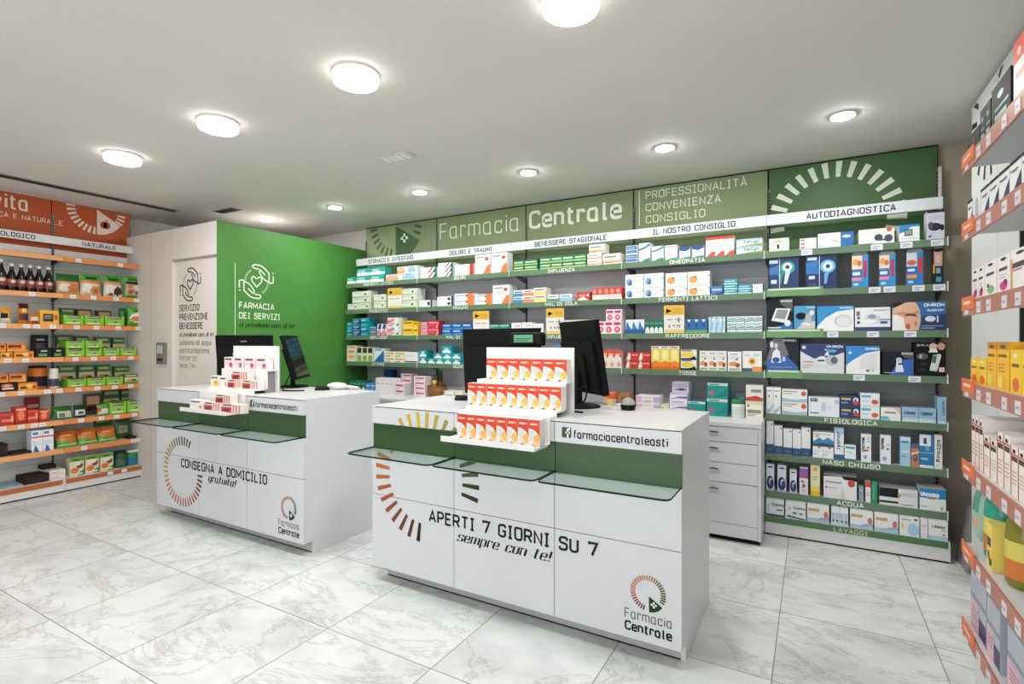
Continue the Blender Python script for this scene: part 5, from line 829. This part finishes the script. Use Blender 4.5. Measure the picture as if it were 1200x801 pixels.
def bottle(u, label, r=.031, h=.225, back=.02):
    x = FX-back-r; y = ly(u, x); t = thing('juice_bottle', label, 'bottle', (x, y, LO['O2']+.0006), 0, 'dark juice bottles beside the green bags'); k = h/.225
    m = MB(); pr = [(r*.9,0),(r,.008*k),(r,.035*k),(r,.095*k),(r*.98,.118*k),(r*.62,.155*k),(r*.42,.18*k),(r*.4,.205*k)]
    m.lathe(pr, lambda i, j: mat('16100f', .12), 20); m.obj('glass_body', t)
    m = MB(); m.lathe([(r*1.015,.036*k),(r*1.015,.062*k),(r*1.015,.094*k)], lambda i, j: mat('8e3a34' if i == 0 else 'b0605a', .5), 20); fl = frame((r*1.02,0,0),(0,1,0),(0,0,1),(1,0,0)); ellipse(m, fl, 0, .076*k, r*.5, .013*k, 'ded3c6', .0006, n=12); m.obj('label', t)
    m = MB(); m.lathe([(r*.46,.2*k),(r*.46,.223*k),(r*.36,.225*k)], 'e6ddd4', 16); m.obj('cap', t)
bottle(.2, 'large dark bottle with pale label at the left frame edge', .04, .255)
for i, u in enumerate((13.5, 24.8, 35.3, 45.7, 56.6)): bottle(u, 'dark juice bottle with red label, %s of five from the left' % ORD[i])
G = '4ea32e'
Z1 = [G,(0,0,1,.66,'e2cfae'),(0,.58,1,.68,'e0874a'),(.05,.1,.6,.55,'ece4d6','e'),(.45,.06,.98,.46,'d98a3c','e'),(.6,.2,.8,.34,'a8602c','e'),(.25,.78,.75,.86,'1f4a18')]
Z2 = [G,(0,0,1,.66,'e6d6c0'),(0,.58,1,.68,'e09a6a'),(.05,.1,.6,.55,'ece4d6','e'),(.48,.08,.98,.48,'4a2420','e'),(.2,.04,.5,.16,'7a4a34','e'),(.25,.78,.75,.86,'1f4a18')]
Z3 = [G,(.08,.14,.92,.66,'c9a58c'),(.1,.64,.9,.76,'3a2a22'),(.2,.18,.5,.4,'a85a3a','e'),(.5,.36,.85,.6,'e6ddd0','e'),(.55,.16,.85,.34,'8a5a44','e'),(.15,.42,.45,.6,'b8806a','e'),(.2,.84,.7,.9,'1f4a18')]
pouch('O2', 66, 94, 24, ['2f6a24',(0,0,1,.6,'c9a070'),(.05,.12,.55,.52,'e6d8c4','e'),(.45,.1,.98,.5,'d27a34','e'),(0,.55,1,.62,'e0935a')], 'green topped bag with golden biscuits, leftmost bag on top shelf', 0, 8)
pouch('O2', 94, 118.5, 25, Z1, 'green topped bag with white and orange picture, second on top shelf', 0, 4)
pouch('O2', 121, 143.5, 25, Z2, 'green topped bag with dark chocolate picture on top shelf', 0, 4)
pouch('O2', 144.5, 165.5, 25.5, Z3, 'green bag with nut picture at the right end of top shelf', 0, 0)
pouch('O3', 0.5, 13, 19, ['e8a02c',(0,0,1,.3,'e6dccb'),(.0,.3,.6,.6,'2c2624')], 'yellow bag with dark print at the left frame edge')
pouch('O3', 20.5, 33.5, 24, ['e0822c',(.1,.75,.9,1,'3a1f1c'),(.1,.2,.9,.5,'4a2f3c'),(.3,.55,.7,.72,'f0c84a')], 'orange bag with dark top and purple print', .03)
pouch('O3', 33.5, 46, 12, ['d07a3c',(.1,.3,.9,.7,'e6d8c0'),(.2,.1,.8,.3,'b8482c')], 'short orange bag in front of the yellow box')
lrun('O3', 46.5, 69.5, 16.5, 'yelbio', 'yellow box with black panel on the second orange shelf')
for i, (u0, u1, c) in enumerate(((71,87.5,'spk2'),(90,108,'sbrown'),(114,130.5,'sbrown'),)): lrun('O3', u0, u1, 20-i, c, 'dark snack box standing behind the green trays, %s from left' % ORD[i], .05, 0, .16)
for i, (u0, u1) in enumerate(((74,98.5),(99,122),(122.5,146))): tray('O3', u0, u1, 11.5, 'green display tray on the second shelf, %s from left' % ORD[i])
pouch('O3', 149, 170, 22.5, [G,(.1,.16,.98,.72,'e9dfcf','e'),(.15,.22,.62,.52,'d27f4a','e'),(.3,.76,.8,.84,'1f4a18')], 'bright green bag with biscuit picture, end of second shelf', -.01)
pouch('O3', 139, 149, 21, ['3c8a2c',(.2,.5,.8,.7,'2c5a20')], 'green bag tucked behind the end bag on second shelf', .1)
lrun('O4', 0.5, 15, 7.6, 'orgyel', 'flat orange box at the bottom left of third shelf'); lrun('O4', 16, 40, 7.6, 'orgyel', 'flat orange and yellow box on third shelf'); lrun('O4', 7.5, 31, 9.2, 'orgbox', 'orange box with dark label on top of two others', .1, 7.8); lrun('O4', .2, 6.9, 9.2, 'orgbox', 'orange box cut by the frame edge on third shelf', .1, 7.8)
lrun('O4', 37.5, 57, 26, 'blackpk', 'tall black box standing behind flat black ones', .04, 0, .15); lrun('O4', 42, 61, 11, 'blkgreen', 'flat black box with green print, left of two'); lrun('O4', 61.5, 76, 11, 'blkgreen', 'flat black box with green print beside the trays')
for i, (u0, u1, c) in enumerate(((66.5,83.5,'spk2'),(87.5,104,'spk2'),(112,128.5,'spk'),(132,146,'spk'))): lrun('O4', u0, u1, 25-1.5*i, c, 'snack box at the back of third shelf, %s from left' % ORD[i], .05, 0, .17)
for i, (u0, u1) in enumerate(((77,99.5),(100,120))):
    tray('O4', u0, u1, 9.5, 'green display tray lower on third shelf, %s of the left pair' % ORD[i]); tray('O4', u0, u1, 9, 'green display tray stacked on another, third shelf, %s of pair' % ORD[i], .14, 9.6)
for i, (u0, u1) in enumerate(((121,140.3),(140.8,160.5))): tray('O4', u0, u1, 9.5, 'green display tray at the right of third shelf, %s of pair' % ORD[i])
lrun('O5', 0, 20.5, 10.5, 'orgblk', 'black box with orange food picture at the left of fourth shelf'); lrun('O5', 21, 44, 9, 'orgyel', 'orange and yellow box in front on fourth shelf', .07); lrun('O5', 10.6, 31, 9, 'orgbox', 'orange box stacked on the black one, fourth shelf', .1, 10.7); lrun('O5', .2, 10, 9, 'orgbox', 'orange box cut by the frame edge, fourth shelf', .1, 10.7)
def ljar(lv, u, r, h, body, lid, band, label, back=.03, lidh=.2, name='food_jar', cat='jar'):
    x = FX-back-r; y = ly(u, x); t = thing(name, label, cat, (x, y, ZO[lv]+.0006)); bh = h*(1-lidh)
    m = MB(); m.lathe([(r*.9,0),(r,bh*.06),(r,bh*.12),(r,bh*.6),(r,bh*.95),(r*.92,bh)], (lambda i, j: mat(band) if i in (2,) else mat(body)), 20); m.obj('body', t)
    m = MB(); m.lathe([(r*.94,bh),(r*.95,h*.98),(r*.88,h)], lid, 20); m.obj('lid', t)
ljar('O5', 44, .064, .195, 'd8731f', '2a2320', '2b2630', 'large amber jar with dark lid on fourth shelf', .085, .1); ljar('O5', 63, .032, .17, 'e6e0d2', 'e9e6e0', '3f4456', 'slim white jar with dark label beside the amber jar', .02)
for i, (u0, u1, c) in enumerate(((68.5,88.5,'spk'),(92,110.5,'spk'),(113.7,129.5,'spk'),(134,152,'spk'))): lrun('O5', u0, u1, 24.5-2*(i == 3)-i, c, 'snack box at the back of fourth shelf, %s from left' % ORD[i], .05, 0, .17)
for i, (u0, u1) in enumerate(((79,101.5),(102,124),(124.5,144.5))): tray('O5', u0, u1, 9.5, 'green display tray on the fourth shelf, %s from left' % ORD[i])
lrun('O5', 145.6, 162, 11.5, 'spk', 'small green and white box at the right of fourth shelf', .06)
lrun('O6', .5, 17, 14, 'redgum', 'red box at the left frame edge, fifth shelf', .15); lrun('O6', 17.5, 31.5, 20, 'redpk', 'upright red pack with orange picture, fifth shelf', .09); lrun('O6', 32, 45, 15, 'redgum', 'red box on fifth shelf, left of two', .15); lrun('O6', 45.5, 58, 14, 'redpk', 'red pack on fifth shelf beside the upright', .1); lrun('O6', 30, 47, 27, 'darkred', 'dark red box at the back of fifth shelf', .05, 0, .17)
pouch('O6', 61, 86, 16, ['2e6a2a',(.25,.15,.9,.6,'c9ccc0'),(.3,.2,.6,.5,'6a7a62')], 'dark green bag with pale print, left on fifth shelf', 0, 20); pouch('O6', 86.5, 101, 15, ['24402a',(.1,.2,.9,.6,'d6dccf'),(.3,.3,.7,.5,'3a4a3a')], 'small black and green bag on fifth shelf', 0, 12); pouch('O6', 113, 127.5, 13, ['5aa038',(.1,.15,.95,.65,'e6e4d8'),(0,.4,.3,.7,'c8502c')], 'pale bag with green top on fifth shelf', -.01)
lrun('O6', 99.5, 118.5, 24, 'sbrown', 'brown snack box standing at the back of fifth shelf', .05, 0, .16)
for i, (u0, u1) in enumerate(((128,148.5),(149,168))): tray('O6', u0, u1, 14, 'tall green display tray on fifth shelf, %s of pair' % ORD[i])
lrun('O6', 121, 140, 27, 'spk2', 'dark snack box behind the tall trays, left', .04, 0, .18); lrun('O6', 142, 152, 26, 'spk2', 'dark snack box behind the tall trays, right', .04, 0, .18)
lrun('O7', .3, 9, 15, 'darkflat', 'dark brown box at the left frame edge, sixth shelf', .2); lrun('O7', 12, 38, 2.5, 'darkflat', 'thin dark flat box lying on sixth shelf', .16); lrun('O7', 36.5, 63, 25, 'milk', 'white and blue milk box on sixth shelf', .1, n=2)
ZB = ['58a236',(0,.45,1,1,'d97a30'),(0,.62,.3,1,'b85a28'),(.1,.1,.9,.2,'e2d6b0'),(.5,.2,.9,.42,'a87a3c'),(.2,.7,.7,.78,'f0c080')]
for i, (u0, u1, h) in enumerate(((67,92,21),(92,115.5,20),(115.5,137.5,18))): pouch('O7', u0, u1, h, ZB, 'orange and green bag leaning back on sixth shelf, %s from left' % ORD[i], 0, 28)
pouch('O7', 134, 152, 22, ['2f5a28',(.2,.3,.8,.7,'8a9a78'),(.3,.4,.6,.6,'a8644c')], 'dark green bag at the right of sixth shelf', .06); lrun('O7', 150, 160, 2.6, 'darkflat', 'small dark flat box at the end of sixth shelf', .1)
lrun('O7', 111, 131, 26, 'spk2', 'dark snack box behind the leaning bags, sixth shelf', .04, 0, .19)
lrun('O8', 0, 27, 2.2, 'greysm', 'flat grey tray lying on the base shelf', .2); lrun('O8', 28, 57, 9, 'darkflat', 'flat dark chocolate box on the base shelf', .18)
lrun('O8', 58, 77, 5.6, 'brwhite', 'white flat box at the bottom of its stack', .2); lrun('O8', 58, 77, 5.4, 'brwhite', 'white flat box on top of another, base shelf', .2, 5.7); lrun('O8', 50, 66, 4.5, 'darkflat', 'small brown box on the white stack, base shelf', .1, 11.2, .1)
for i, (u0, u1) in enumerate(((81.5,98.5),(100,116),(117.3,133))): lrun('O8', u0, u1, 21-.6*i, 'gcart', 'green topped carton with biscuit picture on base shelf, %s from left' % ORD[i], .07)
ljar('O8', 140.8, .052, .145, '24502a', '1d3f24', '3c6a44', 'dark green round tin on the base shelf', 0, .12, 'round_tin', 'tin'); ljar('O8', 155, .06, .142, '2a8a4a', 'e6e6e0', '2f6a9c', 'green and blue round tin with white lid on the base shelf', 0, .1, 'round_tin', 'tin')

# ---------------------------------------------------------------- packages on the right-hand shelving
QX = RX+.018
def rrun(lv, u0, u1, hpx, spec, label, d=.12, up=0, back=0, n=1, kk=None, cat='box', name='remedy_box'):
    x = QX+back; y0, y1 = y_at(u0, x), y_at(u1, x); k = depth(x, y0)/FOCAL; w = (y0-y1)/n; d = min(d, RP-x-.002)
    for c in range(n): pack(name, spec, w*.96, d, hpx*k, label if n == 1 else label+', %s from the far end' % ORD[c], (x+d/2, y0-w*(c+.5), RV[lv]+.0006+up*k), R(-90), None if n == 1 else label, cat)
rrun('S1', 1134, 1148, 27, 'blksmall', 'small black box on the highest right shelf', .08, n=3); rrun('S1', 1148.5, 1161, 42, 'blktall', 'tall black box on the highest right shelf', .08, n=2); rrun('S1', 1161.5, 1185, 50, 'blktall', 'big black box with teal print on the highest right shelf', .12); rrun('S1', 1187.5, 1212, 75, 'orgtop', 'large orange topped white box on the highest right shelf', .15)
rrun('S2', 1134, 1140, 31, 'navycurve', 'white and navy box at the far end, second right shelf', .2); rrun('S2', 1140.5, 1149, 31, 'whtv', 'narrow grey white box, second right shelf', .08); rrun('S2', 1149.5, 1213, 34, 'navycurve', 'white box with navy curve on second right shelf', .2, n=5)
rrun('S3', 1139.5, 1153.5, 36, 'flower', 'slim white flower box on third right shelf', .12, n=2); rrun('S3', 1154, 1168, 40, 'flower2', 'white box with green leaf on third right shelf', .12); rrun('S3', 1168.5, 1184, 43, 'flower', 'white box with pink flower on third right shelf', .12); rrun('S3', 1184.5, 1208, 46, 'maxi', 'wide white box with dark lettering on third right shelf', .14)
rrun('S4', 1137.5, 1156, 29, 'yelsoap2', 'short yellow box on fourth right shelf', .08, n=2); rrun('S4', 1157, 1168, 52, 'yelsoap', 'tall yellow box in the middle of fourth right shelf', .14); rrun('S4', 1168.5, 1183, 55, 'yelsoap', 'tall yellow box with long label, fourth right shelf', .14); rrun('S4', 1184, 1212, 50, 'yelsoap2', 'yellow box near the frame edge, fourth right shelf', .12, n=2)
rrun('S5', 1138.5, 1152, 58, 'redform', 'tall red edged white box on fifth right shelf', .14, n=3); rrun('S5', 1152.5, 1168, 46, 'redform', 'shorter red edged white box on fifth right shelf', .1, n=2); rrun('S5', 1168.5, 1184, 62, 'redform', 'broad red edged white box on fifth right shelf', .14, n=2); rrun('S5', 1184.5, 1212, 58, 'redform', 'red edged white box at the frame edge, fifth right shelf', .12, n=3)
rrun('S7', 1137.5, 1156, 66, 'greypad', 'grey and pink pad pack at the far end of lowest right shelf', .16, name='pad_pack', cat='pack'); rrun('S7', 1156.5, 1172, 68, 'greypad', 'grey and pink pad pack, second on lowest right shelf', .16, name='pad_pack', cat='pack'); rrun('S7', 1180, 1212, 76, 'greypad', 'grey and pink pad pack cut by the frame edge', .16, name='pad_pack', cat='pack')
# soft green packs, round bottles and a yellow box on the sixth shelf
def spouch(u0, u1, hpx, zones, label):
    x = QX+.05; y0, y1 = y_at(u0, x-.04), y_at(u1, x-.04); k = depth(x, y0)/FOCAL; w, h = y0-y1, hpx*k; m = MB(); nx, nz = 6, 9
    def zc(i, j):
        s, t = (j+.5)/nx, (i+.5)/nz; c = zones[0]
        for a0, b0, a1, b1, cc in zones[1:]:
            if a0 <= s <= a1 and b0 <= t <= b1: c = cc
        return mat(c, .3)
    for sg in (-1, 1):
        m.grid([[((j/nx-.5)*w, sg*.04*(max(0, math.sin(math.pi*i/nz))**.3)*(max(0, math.sin(math.pi*j/nx))**.3), i/nz*h) for j in range(nx+1)] for i in range(nz+1)], zc if sg < 0 else zones[0])
    o = m.obj('soft_pack'); o.location = (x, (y0+y1)/2, RV['S6']+.001); o.rotation_euler = (0, 0, R(-90)); tag(o, label, 'pack', 'soft green packs')
spouch(1137.5, 1140.5, 70, ['9cc0b2',(.1,.6,.9,.85,'5a927c'),(.1,.3,.9,.45,'d89a86')], 'soft grey green pack at the far end of sixth right shelf')
spouch(1141, 1144, 72, ['9cc0b2',(.1,.6,.9,.85,'5a927c'),(.1,.3,.9,.45,'d89a86')], 'second soft grey green pack beside the teal bottle')
def rbottle(u, r, h, body, label, txt, cap):
    x = QX+r+.01; y = y_at(u, x); t = thing('bath_bottle', txt, 'bottle', (x, y, RV['S6']+.0006))
    m = MB(); m.lathe([(r*.85,0),(r,.01),(r,h*.3),(r,h*.62),(r*.94,h*.78),(r*.6,h*.93),(r*.3,h*.97)], mat(body, .2), 24); m.obj('body', t)
    m = MB(); m.lathe([(r*1.01,h*.12),(r*1.01,h*.35),(r*1.01,h*.58)], lambda i, j: mat(label if i else 'c8722c'), 24); m.obj('label', t)
    m = MB(); m.lathe([(r*.3,h*.96),(r*.3,h),(r*.2,h*1.02)], cap, 16); m.obj('cap', t)
rbottle(1176, .048, .235, '2f9a82', 'd8c860', 'round teal bottle with yellow label on sixth right shelf', '1f5a4a')
rbottle(1204, .048, .23, '7d7a24', 'cfc25a', 'olive green bottle with yellow label by the frame edge', '3a3a18')
rrun('S6', 1156, 1162.5, 52, 'yelbox', 'yellow and dark box between the two round bottles', .09)
